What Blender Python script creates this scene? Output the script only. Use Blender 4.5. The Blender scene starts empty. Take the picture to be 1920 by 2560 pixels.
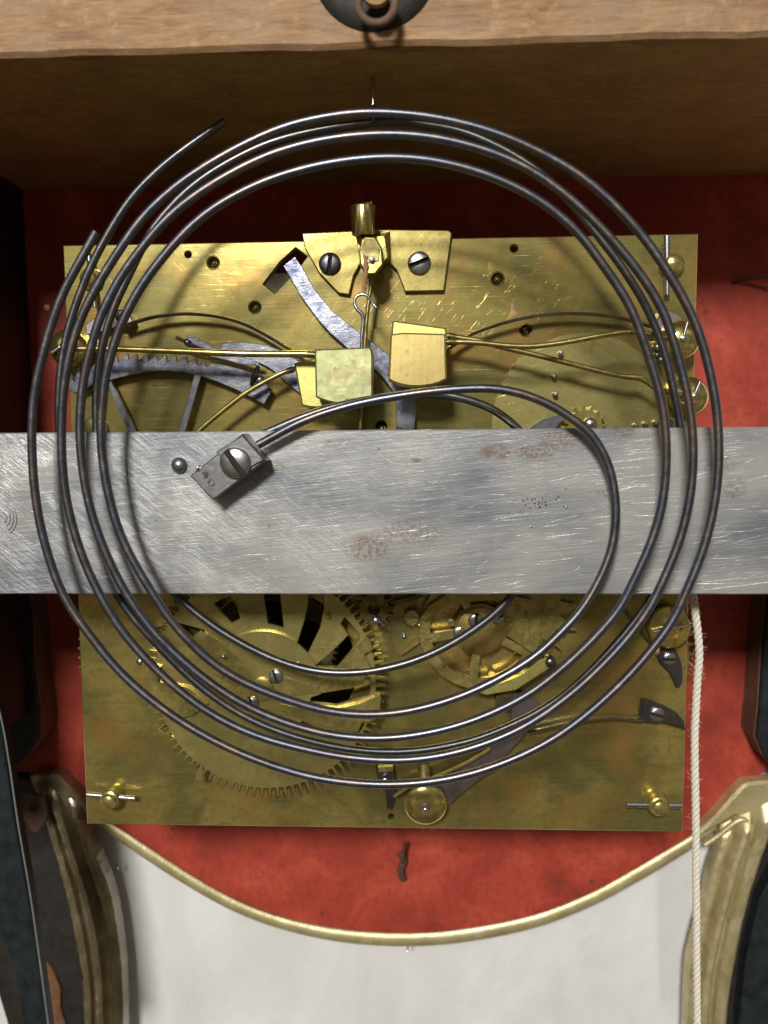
import bpy, math, random
from mathutils import Vector, Matrix, noise
from mathutils.geometry import tessellate_polygon
random.seed(7)
sc = bpy.context.scene
S = 0.0001                      # one "unit" below is 0.1 mm

# ---------------------------------------------------------------- camera
F = 2000.0
CAM = Vector((101.8, -1998.0, 254.6))
P_, Y_, R_ = -0.08752, 0.04271, 0.00757
ROT = Matrix.Rotation(Y_, 3, 'Z') @ Matrix.Rotation(P_, 3, 'X') @ Matrix.Rotation(R_, 3, 'Y')
cd = bpy.data.cameras.new('camera'); cam = bpy.data.objects.new('camera', cd)
sc.collection.objects.link(cam); sc.camera = cam
cam.matrix_world = Matrix.Translation(CAM * S) @ (ROT @ Matrix.Rotation(math.radians(90), 3, 'X')).to_4x4()
cd.sensor_fit = 'HORIZONTAL'; cd.sensor_width = 36; cd.lens = 36 * F / 1920
cd.clip_start = 0.005; cd.clip_end = 20
cd.dof.use_dof = True; cd.dof.focus_distance = 0.188; cd.dof.aperture_fstop = cd.lens / 2.0

# ---------------------------------------------------------------- light
world = bpy.data.worlds.new('World'); sc.world = world; world.use_nodes = True
wn = world.node_tree; wn.nodes.clear()
wo = wn.nodes.new('ShaderNodeOutputWorld'); wb = wn.nodes.new('ShaderNodeBackground')
tc = wn.nodes.new('ShaderNodeTexCoord'); sx = wn.nodes.new('ShaderNodeSeparateXYZ')
wr = wn.nodes.new('ShaderNodeValToRGB'); mr = wn.nodes.new('ShaderNodeMapRange')
wn.links.new(tc.outputs['Generated'], sx.inputs[0])
mr.inputs[1].default_value = -1; mr.inputs[2].default_value = 1
wn.links.new(sx.outputs['Z'], mr.inputs[0]); wn.links.new(mr.outputs[0], wr.inputs[0])
el = wr.color_ramp.elements
el[0].position = 0.0; el[0].color = (0.34, 0.28, 0.20, 1)
el[1].position = 1.0; el[1].color = (0.75, 0.76, 0.78, 1)
for p, c in ((0.28, (0.52, 0.44, 0.31, 1)), (0.37, (0.86, 0.74, 0.52, 1)), (0.45, (0.55, 0.48, 0.36, 1)), (0.50, (0.34, 0.31, 0.27, 1)), (0.56, (0.50, 0.48, 0.45, 1)), (0.66, (0.70, 0.69, 0.67, 1))):
    e = el.new(p); e.color = c
wnz = wn.nodes.new('ShaderNodeTexNoise'); wnz.inputs['Scale'].default_value = 2.6; wnz.inputs['Detail'].default_value = 3
wn.links.new(tc.outputs['Generated'], wnz.inputs['Vector'])
wr2 = wn.nodes.new('ShaderNodeValToRGB'); e2 = wr2.color_ramp.elements
e2[0].position = 0.40; e2[0].color = (0.50, 0.46, 0.40, 1); e2[1].position = 0.60; e2[1].color = (1.45, 1.42, 1.38, 1)
wn.links.new(wnz.outputs['Fac'], wr2.inputs[0])
wm = wn.nodes.new('ShaderNodeMix'); wm.data_type = 'RGBA'; wm.blend_type = 'MULTIPLY'; wm.inputs[0].default_value = 1
wn.links.new(wr.outputs[0], wm.inputs[6]); wn.links.new(wr2.outputs[0], wm.inputs[7])
wn.links.new(wm.outputs[2], wb.inputs[0]); wb.inputs[1].default_value = 0.20
wn.links.new(wb.outputs[0], wo.inputs[0])

def area(name, d, dist, size, power, col=(1, 1, 1), sy=None):
    l = bpy.data.lights.new(name, 'AREA'); l.size = size; l.energy = power; l.color = col
    if sy: l.shape = 'RECTANGLE'; l.size_y = sy
    o = bpy.data.objects.new(name, l); sc.collection.objects.link(o)
    v = Vector(d).normalized(); o.location = v * dist
    o.rotation_euler = v.to_track_quat('Z', 'Y').to_euler()
    return o
area('ceiling_lamp', (-0.19, -1, 0.52), 1.6, 0.24, 24.5, (1.0, 0.965, 0.91))
area('fill_left', (-0.9, -1, 0.75), 2.4, 0.9, 1.0, (0.86, 0.93, 1.0))  # unseen soft fill added on the left for metal reflections
area('fill_right', (0.7, -1, 0.8), 2.6, 0.8, 1.0, (1.0, 0.95, 0.88))  # second added fill, out of view on the right

sc.view_settings.view_transform = 'Standard'; sc.view_settings.look = 'None'
sc.view_settings.exposure = 0.10; sc.view_settings.gamma = 1

# ---------------------------------------------------------------- mapping photo -> place
def at(px, py, Y=0.0):
    d = ROT @ Vector(((px - 960) / F, 1, -(py - 1280) / F))
    return CAM + d * ((Y - CAM.y) / d.y)
def uscale(Y=0.0):              # units per pixel near the middle
    return (Y - CAM.y) / F

# ---------------------------------------------------------------- materials
class NT:
    def __init__(s, name):
        s.m = bpy.data.materials.new(name); s.m.use_nodes = True
        s.t = s.m.node_tree; s.b = s.t.nodes['Principled BSDF']
        s.tc = s.t.nodes.new('ShaderNodeTexCoord')
        mp = s.t.nodes.new('ShaderNodeMapping'); mp.inputs['Scale'].default_value = (1 / S,) * 3
        s.t.links.new(s.tc.outputs['Object'], mp.inputs[0]); s.v = mp.outputs[0]
    def map(s, scale=(1, 1, 1), rot=(0, 0, 0), loc=(0, 0, 0), v=None):
        # rotate first, then stretch
        a = s.t.nodes.new('ShaderNodeMapping'); a.inputs['Rotation'].default_value = rot
        s.t.links.new(v or s.v, a.inputs[0])
        b = s.t.nodes.new('ShaderNodeMapping'); b.inputs['Scale'].default_value = scale
        b.inputs['Location'].default_value = loc
        s.t.links.new(a.outputs[0], b.inputs[0]); return b.outputs[0]
    def noise(s, v, sc_=1.0, det=4, rough=0.55, dist=0):
        n = s.t.nodes.new('ShaderNodeTexNoise'); n.inputs['Scale'].default_value = sc_
        n.inputs['Detail'].default_value = det; n.inputs['Roughness'].default_value = rough
        n.inputs['Distortion'].default_value = dist
        s.t.links.new(v, n.inputs['Vector']); return n.outputs['Fac']
    def ramp(s, f, stops):
        r = s.t.nodes.new('ShaderNodeValToRGB'); e = r.color_ramp.elements
        while len(e) < len(stops): e.new(0.5)
        for k, (p, c) in enumerate(stops):
            e[k].position = p; e[k].color = c if len(c) == 4 else (*c, 1)
        s.t.links.new(f, r.inputs[0]); return r.outputs[0]
    def gr(s, f, a, b):         # grey ramp 0..1 between a and b
        r = s.t.nodes.new('ShaderNodeMapRange'); r.clamp = True
        r.inputs[1].default_value = a; r.inputs[2].default_value = b
        s.t.links.new(f, r.inputs[0]); return r.outputs[0]
    def rng(s, f, lo, hi):
        r = s.t.nodes.new('ShaderNodeMapRange'); r.clamp = True
        r.inputs[3].default_value = lo; r.inputs[4].default_value = hi
        s.t.links.new(f, r.inputs[0]); return r.outputs[0]
    def math(s, op, a, b=None):
        n = s.t.nodes.new('ShaderNodeMath'); n.operation = op
        for k, x in enumerate((a, b)):
            if x is None: continue
            if isinstance(x, (int, float)): n.inputs[k].default_value = x
            else: s.t.links.new(x, n.inputs[k])
        return n.outputs[0]
    def mix(s, f, a, b, mode='MIX'):
        n = s.t.nodes.new('ShaderNodeMix'); n.data_type = 'RGBA'; n.blend_type = mode
        for k, x in ((0, f), (6, a), (7, b)):
            if isinstance(x, (int, float)): n.inputs[k].default_value = x
            elif isinstance(x, tuple): n.inputs[k].default_value = x if len(x) == 4 else (*x, 1)
            else: s.t.links.new(x, n.inputs[k])
        return n.outputs[2]
    def set(s, k, x):
        if isinstance(x, (int, float)): s.b.inputs[k].default_value = x
        elif isinstance(x, tuple): s.b.inputs[k].default_value = x if len(s.b.inputs[k].default_value) == len(x) else (*x, 1)
        else: s.t.links.new(x, s.b.inputs[k])
    def bump(s, h, strength=0.3, dist=1.0):
        n = s.t.nodes.new('ShaderNodeBump'); n.inputs['Strength'].default_value = strength
        n.inputs['Distance'].default_value = dist * S
        s.t.links.new(h, n.inputs['Height'])
        s.t.links.new(n.outputs[0], s.b.inputs['Normal'])
    def scratches(s, ang, length=140, width=2.2, thr=0.66, seed=0, mask=0.5, msize=260):
        # thin straight marks running along an angle in the X-Z plane
        v = s.map((1 / length, 0.02, 1 / width), (0, ang, 0), (seed, seed * 2, 0))
        n = s.noise(v, 1.0, 2, 0.6)
        a = s.gr(n, thr, thr + 0.07)
        m = s.noise(s.map((1, 1, 1), loc=(seed * 91, 0, seed * 37)), 1.0 / msize, 2)
        return s.math('MULTIPLY', a, s.gr(m, mask, mask + 0.12))

def brass(name, c1, c2, rough=(0.24, 0.42), metal=0.9, ang=0.0, scr=0.5, brush=0.25, turned=None, stain_or_reflection=None, blotch=170):
    n = NT(name)
    big = n.noise(n.v, 1 / blotch, 5, 0.6, 0.6)
    fine = n.noise(n.v, 1 / 14, 4, 0.6)
    mid = n.noise(n.map((0.6, 1, 1.3), loc=(31, 7, 5)), 1 / (blotch * 0.28), 6, 0.68, 0.4)
    col = n.mix(n.gr(big, 0.42, 0.58), c2, c1)
    col = n.mix(n.math('MULTIPLY', n.gr(mid, 0.44, 0.66), 0.6), col, tuple(x * 0.62 for x in c2))
    col = n.mix(n.math('MULTIPLY', n.gr(fine, 0.50, 0.70), 0.45), col, tuple(x * 0.50 for x in c2))
    if turned:
        # lathe-turned rings round a centre given in object space
        mp = n.map((1, 1, 1), loc=(-turned[0], 0, -turned[1]))
        sep = n.t.nodes.new('ShaderNodeSeparateXYZ'); n.t.links.new(mp, sep.inputs[0])
        r = n.math('SQRT', n.math('ADD', n.math('POWER', sep.outputs[0], 2.0), n.math('POWER', sep.outputs[2], 2.0)))
        cmb = n.t.nodes.new('ShaderNodeCombineXYZ'); n.t.links.new(r, cmb.inputs[0])
        br = n.noise(cmb.outputs[0], 0.45, 4, 0.7)
    else:
        br = n.noise(n.map((1 / 160, 0.02, 1 / 2.6), (0, ang, 0)), 1.0, 5, 0.7)
    s1 = n.scratches(ang + 0.85, 60, 1.9, 0.635, 3, 0.46)
    s2 = n.scratches(ang - 0.04, 150, 2.2, 0.625, 8, 0.46)
    s3 = n.scratches(ang + 2.2, 45, 1.8, 0.645, 5, 0.48)
    s_ = n.math('MAXIMUM', n.math('MAXIMUM', s1, s2), s3)
    spots = n.gr(n.noise(n.v, 1 / 15, 2, 0.5), 0.66, 0.72)
    col = n.mix(n.math('MULTIPLY', spots, 0.5), col, tuple(x * 0.4 for x in c2))
    col = n.mix(n.math('MULTIPLY', n.gr(br, 0.35, 0.7), brush), col, tuple(min(1, x * 1.25) for x in c1))
    col = n.mix(n.math('MULTIPLY', s_, scr), col, (min(1, c1[0] * 1.45), min(1, c1[1] * 1.5), min(1, c1[2] * 1.9)))
    if stain_or_reflection:
        col = n.mix(n.math('MULTIPLY', n.gr(n.noise(n.map(loc=(40, 3, 9)), 1 / (blotch * 0.8), 4, 0.6), 0.50, 0.66), 0.65), col, stain_or_reflection)
    n.set('Base Color', col); n.set('Metallic', metal)
    n.set('Roughness', n.math('ADD', n.math('ADD', n.rng(big, rough[1] - 0.02, rough[0] - 0.06), n.rng(mid, -0.05, 0.12)), n.math('MULTIPLY', fine, 0.06)))
    h = n.math('ADD', n.math('MULTIPLY', br, 0.35), n.math('ADD', n.math('MULTIPLY', s_, -0.8 * scr), n.math('MULTIPLY', n.noise(n.v, 1 / 90, 2), 2.0)))
    n.bump(h, 0.30, 1.0)
    return n.m

def steel(name, c1, c2, rough=(0.25, 0.45), metal=0.95, ang=0.0, bl=60, strength=0.25, scr=0.5):
    n = NT(name)
    big = n.noise(n.v, 1 / bl, 4, 0.6)
    col = n.mix(n.gr(big, 0.35, 0.65), c2, c1)
    br = n.noise(n.map((1 / 70, 0.05, 1 / 2.0), (0, ang, 0)), 1.0, 4, 0.7)
    s_ = n.scratches(ang + 0.5, 50, 2.0, 0.66, 4, 0.45, 90)
    col = n.mix(n.math('MULTIPLY', s_, scr), col, tuple(min(1, x * 1.8 + 0.1) for x in c1))
    n.set('Base Color', col); n.set('Metallic', metal)
    n.set('Roughness', n.rng(big, rough[1], rough[0]))
    n.bump(n.math('ADD', n.math('MULTIPLY', br, 0.5), n.math('MULTIPLY', n.noise(n.v, 1 / 9, 3), 0.8)), strength, 1.0)
    return n.m

def plain(name, c1, c2, rough=0.7, scale=30, bump=0.3, metal=0.0, stretch=(1, 1, 1), spec=0.5, det=6):
    n = NT(name); f = n.noise(n.map(stretch), 1 / scale, det, 0.62)
    n.set('Base Color', n.mix(n.gr(f, 0.32, 0.68), c1, c2)); n.set('Roughness', rough); n.set('Metallic', metal)
    n.set('Specular IOR Level', spec)
    n.bump(n.noise(n.map(stretch), 1 / (scale * 0.3), 5), bump, 2.0)
    return n.m

M = {}
M['plate'] = brass('plate_brass', (0.48, 0.39, 0.120), (0.22, 0.20, 0.070), (0.15, 0.27), 0.72, 0.03, 0.20, 0.34, stain_or_reflection=(0.50, 0.27, 0.08), blotch=230)  # orange patches paint warm room reflections into the plate
M['brass'] = brass('worn_brass', (0.64, 0.54, 0.19), (0.38, 0.325, 0.11), (0.18, 0.32), 0.80, 0.9, 0.3, 0.2, blotch=50)
M['brass_fresh'] = brass('yellow_brass', (0.80, 0.64, 0.25), (0.64, 0.50, 0.19), (0.24, 0.32), 0.80, 1.5, 0.0, 0.35, blotch=90)
M['bracket'] = brass('old_gold_brass', (0.50, 0.41, 0.135), (0.30, 0.25, 0.085), (0.20, 0.32), 0.78, 0.9, 0.12, 0.2, blotch=70)
M['bright_brass'] = brass('bright_turned_brass', (0.88, 0.72, 0.26), (0.70, 0.56, 0.18), (0.10, 0.20), 0.95, 1.5, 0.08, 0.2, blotch=60)
M['brass_green'] = brass('greenish_brass', (0.50, 0.50, 0.25), (0.34, 0.36, 0.18), (0.34, 0.48), 0.78, 0.9, 0.3, 0.3, blotch=45, stain_or_reflection=(0.30, 0.22, 0.14))
M['brass_yellow'] = brass('sallow_brass', (0.72, 0.66, 0.22), (0.60, 0.55, 0.17), (0.28, 0.40), 0.85, 0.5, 0.2, 0.3, blotch=60)
M['brass_dark'] = brass('tarnish_shade_brass', (0.28, 0.23, 0.09), (0.14, 0.115, 0.05), (0.28, 0.45), 0.88, 0.4, 0.3, 0.2, blotch=60)
M['brass_shade'] = brass('shade_dark_brass', (0.085, 0.07, 0.03), (0.04, 0.034, 0.016), (0.4, 0.55), 0.6, 0.2, 0.0, 0.1)  # brass darkened to paint in the shade between the plates
M['wire_brass'] = brass('arm_brass', (0.60, 0.48, 0.18), (0.34, 0.27, 0.10), (0.22, 0.38), 0.92, 0.1, 0.3, 0.2, blotch=30)
M['orange_brass'] = brass('warm_brass', (0.66, 0.49, 0.17), (0.46, 0.33, 0.11), (0.22, 0.34), 0.9, 0.3, 0.3, 0.3, blotch=70)
M['blue_steel'] = steel('polished_blue_steel', (0.64, 0.66, 0.73), (0.13, 0.15, 0.24), (0.14, 0.34), 0.95, 0.1, 30, 0.35)
M['steel'] = steel('bright_steel', (0.62, 0.62, 0.62), (0.40, 0.40, 0.41), (0.18, 0.34), 0.97, 0.2, 30)
M['dark_steel'] = steel('dark_steel', (0.20, 0.185, 0.20), (0.10, 0.095, 0.105), (0.24, 0.40), 0.95, 0.2, 40)
M['mauve_steel'] = steel('browned_steel', (0.34, 0.29, 0.28), (0.20, 0.17, 0.17), (0.30, 0.48), 0.9, 0.2, 50)
M['block_steel'] = steel('filed_steel', (0.36, 0.36, 0.37), (0.20, 0.20, 0.21), (0.28, 0.46), 0.93, 0.9, 26, 0.5)
M['hole'] = plain('painted_slot_shade', (0.012, 0.010, 0.006), (0.02, 0.016, 0.010), 0.8, 20)  # near-black that paints shade into the screw slots
M['rust'] = plain('rusted_iron', (0.05, 0.025, 0.018), (0.13, 0.07, 0.045), 0.85, 8, 0.8)
M['copper'] = plain('copper', (0.34, 0.18, 0.09), (0.46, 0.26, 0.14), 0.5, 10, 0.3, 0.3)
M['thread'] = plain('copper_coloured_thread', (0.30, 0.15, 0.07), (0.46, 0.26, 0.14), 0.6, 6, 0.5)

def bar_mat():
    n = NT('scratched_bar_steel')
    big = n.noise(n.map((1, 1, 1.8)), 1 / 380, 4, 0.5, 0.3)
    mid = n.noise(n.v, 1 / 38, 5, 0.65)
    br = n.noise(n.map((1 / 170, 0.02, 1 / 2.4), (0, 0.10, 0)), 1.0, 5, 0.75)
    br2 = n.noise(n.map((1 / 90, 0.02, 1 / 2.4), (0, -0.66, 0)), 1.0, 4, 0.75)
    # cross-filed patch on the left half
    sep = n.t.nodes.new('ShaderNodeSeparateXYZ'); n.t.links.new(n.v, sep.inputs[0])
    left = n.math('MULTIPLY', n.gr(sep.outputs[0], 60.0, -120.0), n.gr(n.noise(n.v, 1 / 140, 3), 0.40, 0.56))
    col = n.ramp(big, [(0.38, (0.20, 0.215, 0.24)), (0.50, (0.335, 0.34, 0.345)), (0.62, (0.48, 0.475, 0.46))])
    col = n.mix(n.math('MULTIPLY', n.gr(br, 0.48, 0.66), 0.32), col, (0.80, 0.80, 0.79))
    col = n.mix(n.math('MULTIPLY', n.gr(br, 0.46, 0.34), 0.30), col, (0.18, 0.185, 0.195))
    x = n.math('MULTIPLY', n.gr(br2, 0.50, 0.62), left)
    col = n.mix(n.math('MULTIPLY', x, 0.28), col, (0.80, 0.80, 0.79))
    x2 = n.math('MULTIPLY', n.gr(br2, 0.42, 0.32), left)
    col = n.mix(n.math('MULTIPLY', x2, 0.35), col, (0.20, 0.20, 0.20))
    ss = [n.scratches(0.12, 230, 2.4, 0.645, 1, 0.40, 170), n.scratches(0.02, 170, 2.3, 0.65, 6, 0.42, 150),
          n.scratches(0.24, 160, 2.6, 0.665, 11, 0.43, 130), n.scratches(-0.68, 150, 2.3, 0.65, 15, 0.46, 200), n.scratches(-0.58, 120, 2.3, 0.66, 23, 0.46, 160),
          n.scratches(0.50, 60, 3.0, 0.69, 19, 0.52, 150)]
    s_ = ss[0]
    for q in ss[1:]: s_ = n.math('MAXIMUM', s_, q)
    col = n.mix(n.math('MULTIPLY', s_, 0.62), col, (1.0, 1.0, 0.99))
    # rust where the photograph has it: (x, z, half width, half height, strength)
    sp = n.gr(mid, 0.47, 0.60)
    grain = n.gr(n.noise(n.v, 1 / 9, 4, 0.7), 0.42, 0.58)
    for (cx, cz, hw, hh, k) in RUST:
        mp = n.t.nodes.new('ShaderNodeMapping'); mp.vector_type = 'POINT'
        mp.inputs['Location'].default_value = (-cx / hw, 0, -cz / hh); mp.inputs['Scale'].default_value = (1 / hw, 0, 1 / hh)
        n.t.links.new(n.v, mp.inputs[0])
        ln = n.t.nodes.new('ShaderNodeVectorMath'); ln.operation = 'LENGTH'; n.t.links.new(mp.outputs[0], ln.inputs[0])
        m = n.math('MULTIPLY', n.gr(ln.outputs['Value'], 1.0, 0.55), n.math('MULTIPLY', n.math('MAXIMUM', sp, grain) if k > 0.7 else n.math('MULTIPLY', grain, 1.0), k))
        col = n.mix(n.math('MULTIPLY', m, 0.80), col, (0.20, 0.13, 0.085))
    pits = n.gr(n.noise(n.v, 1 / 11, 2, 0.5), 0.735, 0.77)
    col = n.mix(n.math('MULTIPLY', pits, 0.8), col, (0.06, 0.055, 0.05))
    n.set('Base Color', col); n.set('Metallic', 0.42)
    n.set('Roughness', n.rng(big, 0.40, 0.25))
    n.bump(n.math('ADD', n.math('ADD', n.math('MULTIPLY', br, 1.0), n.math('MULTIPLY', x, 0.35)), n.math('ADD', n.math('MULTIPLY', s_, -1.0), n.math('MULTIPLY', pits, -2.0))), 0.45, 1.2)
    return n.m

def gong_mat(name, tint):
    n = NT(name)
    f = n.noise(n.v, 1 / 190, 3, 0.6, 0.5)
    g = n.noise(n.v, 1 / 7, 4, 0.65)
    col = n.ramp(f, [(0.32, (0.17, 0.145, 0.135)), (0.44, (0.145, 0.132, 0.14)), (0.51, (0.125, 0.142, 0.180)), (0.58, (0.148, 0.130, 0.150)), (0.70, (0.23, 0.175, 0.13))])
    col = n.mix(tint, col, (0.14, 0.15, 0.15))
    col = n.mix(n.math('MULTIPLY', n.gr(g, 0.60, 0.72), 0.35), col, (0.46, 0.43, 0.42))
    k = n.noise(n.map(loc=(9, 2, 5)), 1 / 24, 4, 0.65)
    col = n.mix(n.math('MULTIPLY', n.gr(k, 0.54, 0.66), 0.4), col, (0.26, 0.19, 0.145))
    col = n.mix(n.math('MULTIPLY', n.gr(k, 0.42, 0.34), 0.5), col, (0.10, 0.11, 0.15))
    n.set('Base Color', col); n.set('Metallic', 0.92)
    n.set('Roughness', n.math('ADD', n.rng(g, 0.18, 0.36), n.rng(k, -0.06, 0.20)))
    n.bump(g, 0.16, 1.0)
    return n.m
M['gong'] = gong_mat('browned_gong_steel', 0.1); M['gong_back'] = gong_mat('dark_gong_steel', 0.55)

def red_mat():
    n = NT('red_paint')
    a = n.noise(n.v, 1 / 210, 6, 0.6, 0.5); b = n.noise(n.v, 1 / 20, 5, 0.6); c = n.noise(n.v, 1 / 34, 3, 0.5)
    col = n.ramp(a, [(0.3, (0.27, 0.036, 0.024)), (0.5, (0.42, 0.058, 0.034)), (0.7, (0.54, 0.092, 0.054))])
    col = n.mix(n.math('MULTIPLY', n.gr(b, 0.46, 0.68), 0.5), col, (0.24, 0.034, 0.022))
    col = n.mix(n.math('MULTIPLY', n.gr(c, 0.68, 0.78), 0.7), col, (0.10, 0.022, 0.018))
    v = n.noise(n.map((1 / 5, 0.1, 1 / 170), (0, 0.06, 0)), 1.0, 4, 0.7)
    col = n.mix(n.math('MULTIPLY', n.gr(v, 0.52, 0.68), 0.35), col, (0.20, 0.028, 0.018))
    d = n.noise(n.v, 1 / 6, 3, 0.7)
    col = n.mix(n.math('MULTIPLY', n.gr(d, 0.66, 0.74), 0.7), col, (0.06, 0.02, 0.015))
    n.set('Base Color', col); n.set('Roughness', 0.55); n.set('Specular IOR Level', 0.3)
    n.bump(n.math('ADD', b, n.math('ADD', v, d)), 0.3, 2.0); return n.m
M['red'] = red_mat()

def wood_mat(name, c1, c2, c3, stretch=(0.18, 1, 1), rough=0.65):
    n = NT(name)
    g = n.noise(n.map(stretch), 1 / 26, 6, 0.65, 1.5); h = n.noise(n.v, 1 / 120, 5, 0.6)
    q = n.noise(n.map((0.12, 1, 1) if stretch[0] < 1 else (1, 1, 0.12)), 1 / 5, 5, 0.75)
    q2 = n.noise(n.v, 1 / 24, 5, 0.7)
    col = n.mix(n.gr(g, 0.3, 0.7), c1, c2); col = n.mix(n.math('MULTIPLY', n.gr(h, 0.45, 0.7), 0.6), col, c3)
    col = n.mix(n.math('MULTIPLY', n.gr(q, 0.50, 0.68), 0.45), col, tuple(x * 0.5 for x in c1))
    col = n.mix(n.math('MULTIPLY', n.gr(q2, 0.56, 0.70), 0.5), col, tuple(min(1, x * 1.35) for x in c2))
    n.set('Base Color', col); n.set('Roughness', rough); n.set('Specular IOR Level', 0.35)
    n.bump(n.math('ADD', g, q), 0.4, 2.5); return n.m
M['rail_front'] = wood_mat('worn_pale_wood', (0.22, 0.115, 0.052), (0.46, 0.28, 0.14), (0.36, 0.26, 0.18))
M['wood_dark'] = wood_mat('dark_stained_wood', (0.36, 0.21, 0.07), (0.52, 0.32, 0.12), (0.26, 0.155, 0.06))
M['wood_side'] = wood_mat('brown_side_wood', (0.13, 0.07, 0.045), (0.19, 0.11, 0.075), (0.10, 0.07, 0.055), (1, 1, 0.2))
M['bare'] = plain('bare_orange_wood', (0.12, 0.05, 0.02), (0.20, 0.09, 0.04), 0.7, 25)
M['case_dark'] = plain('blue_black_case_paint', (0.008, 0.012, 0.013), (0.024, 0.031, 0.034), 0.5, 40, 0.5, spec=0.25)
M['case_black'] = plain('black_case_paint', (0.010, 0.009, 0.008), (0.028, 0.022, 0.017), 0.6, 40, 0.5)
M['case_grey'] = plain('grey_green_case_edge', (0.12, 0.14, 0.135), (0.20, 0.22, 0.21), 0.35, 30, 0.4)
def gilt():
    n = NT('old_gilding')
    a = n.noise(n.v, 1 / 70, 5, 0.6); b = n.noise(n.v, 1 / 8, 4, 0.65)
    col = n.ramp(a, [(0.32, (0.46, 0.385, 0.20)), (0.5, (0.56, 0.48, 0.26)), (0.7, (0.66, 0.58, 0.34))])
    col = n.mix(n.math('MULTIPLY', n.gr(b, 0.56, 0.72), 0.4), col, (0.30, 0.22, 0.12))
    n.set('Base Color', col); n.set('Metallic', 0.5); n.set('Roughness', n.rng(b, 0.50, 0.30))
    n.set('Coat Weight', 0.15); n.set('Coat Roughness', 0.15)
    n.bump(n.math('ADD', b, n.math('MULTIPLY', a, 2)), 0.4, 2.5); return n.m
M['gilt'] = gilt()
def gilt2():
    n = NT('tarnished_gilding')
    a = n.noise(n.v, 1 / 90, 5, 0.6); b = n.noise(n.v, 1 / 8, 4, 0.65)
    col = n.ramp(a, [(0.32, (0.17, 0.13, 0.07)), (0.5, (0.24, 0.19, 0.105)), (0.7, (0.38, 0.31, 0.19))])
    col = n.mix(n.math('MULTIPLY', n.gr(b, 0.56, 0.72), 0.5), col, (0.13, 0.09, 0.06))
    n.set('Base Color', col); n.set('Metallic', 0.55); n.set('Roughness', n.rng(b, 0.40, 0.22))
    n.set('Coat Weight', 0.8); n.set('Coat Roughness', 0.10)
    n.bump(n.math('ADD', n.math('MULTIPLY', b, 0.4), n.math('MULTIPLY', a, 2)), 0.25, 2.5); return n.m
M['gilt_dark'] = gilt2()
def cloth():
    n = NT('white_sheet')
    a = n.noise(n.map((1, 1, 0.6)), 1 / 300, 4, 0.5, 0.4)
    w = n.noise(n.v, 1 / 5, 3, 0.7)
    n.set('Base Color', n.mix(n.gr(a, 0.3, 0.7), (0.70, 0.70, 0.685), (0.84, 0.84, 0.83)))
    n.set('Roughness', 0.55); n.set('Specular IOR Level', 0.4)
    c = n.noise(n.map((1, 1, 0.35), (0, 0.35, 0)), 1 / 90, 4, 0.5, 1.0)
    n.bump(n.math('ADD', n.math('ADD', n.math('MULTIPLY', a, 12), n.math('MULTIPLY', c, 1.6)), n.math('MULTIPLY', w, 0.5)), 0.4, 5); return n.m
M['cloth'] = cloth()
def cotton():
    n = NT('cotton_cord')
    w = n.noise(n.map((1, 1, 0.3)), 1 / 3, 4, 0.7)
    n.set('Base Color', n.mix(n.gr(w, 0.3, 0.7), (0.66, 0.60, 0.48), (0.84, 0.80, 0.70))); n.set('Roughness', 0.9)
    n.set('Subsurface Weight', 0.15); n.set('Subsurface Radius', (0.0004, 0.0003, 0.0002))
    n.bump(w, 0.5, 1.2); return n.m
M['cotton'] = cotton()
def glassm():
    n = NT('green_glass_edge'); n.set('Base Color', (0.42, 0.66, 0.60)); n.set('Transmission Weight', 0.75)
    n.set('Roughness', 0.12); n.set('IOR', 1.5); return n.m
M['glass'] = glassm()

# ---------------------------------------------------------------- geometry helpers
WP = {}
def link(o, loc, parent=None):
    sc.collection.objects.link(o)
    WP[o.name] = Vector(loc)
    if parent is not None:
        o.parent = parent; o.location = (Vector(loc) - WP[parent.name]) * S
    else: o.location = Vector(loc) * S
    return o
def tag(o, label=None, cat=None, group=None, kind=None):
    if label: o['label'] = label
    if cat: o['category'] = cat
    if group: o['group'] = group
    if kind: o['kind'] = kind
    return o
def empty(name, loc):
    o = bpy.data.objects.new(name, None); o.empty_display_size = 0.005; return link(o, loc)
def mesh(name, vs, fs, mat, parent=None, smooth=False, origin=None, auto=None):
    if origin is None:
        lo = [min(v[i] for v in vs) for i in range(3)]; hi = [max(v[i] for v in vs) for i in range(3)]
        origin = Vector([(a + b) / 2 for a, b in zip(lo, hi)])
    me = bpy.data.meshes.new(name)
    me.from_pydata([(Vector(v) - origin) * S for v in vs], [], fs)
    me.validate(); me.materials.append(M[mat] if isinstance(mat, str) else mat)
    if smooth: me.polygons.foreach_set('use_smooth', [True] * len(me.polygons))
    if auto:
        me.polygons.foreach_set('use_smooth', [True] * len(me.polygons)); me.set_sharp_from_angle(angle=math.radians(auto))
    o = bpy.data.objects.new(name, me)
    return link(o, origin, parent)

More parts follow.
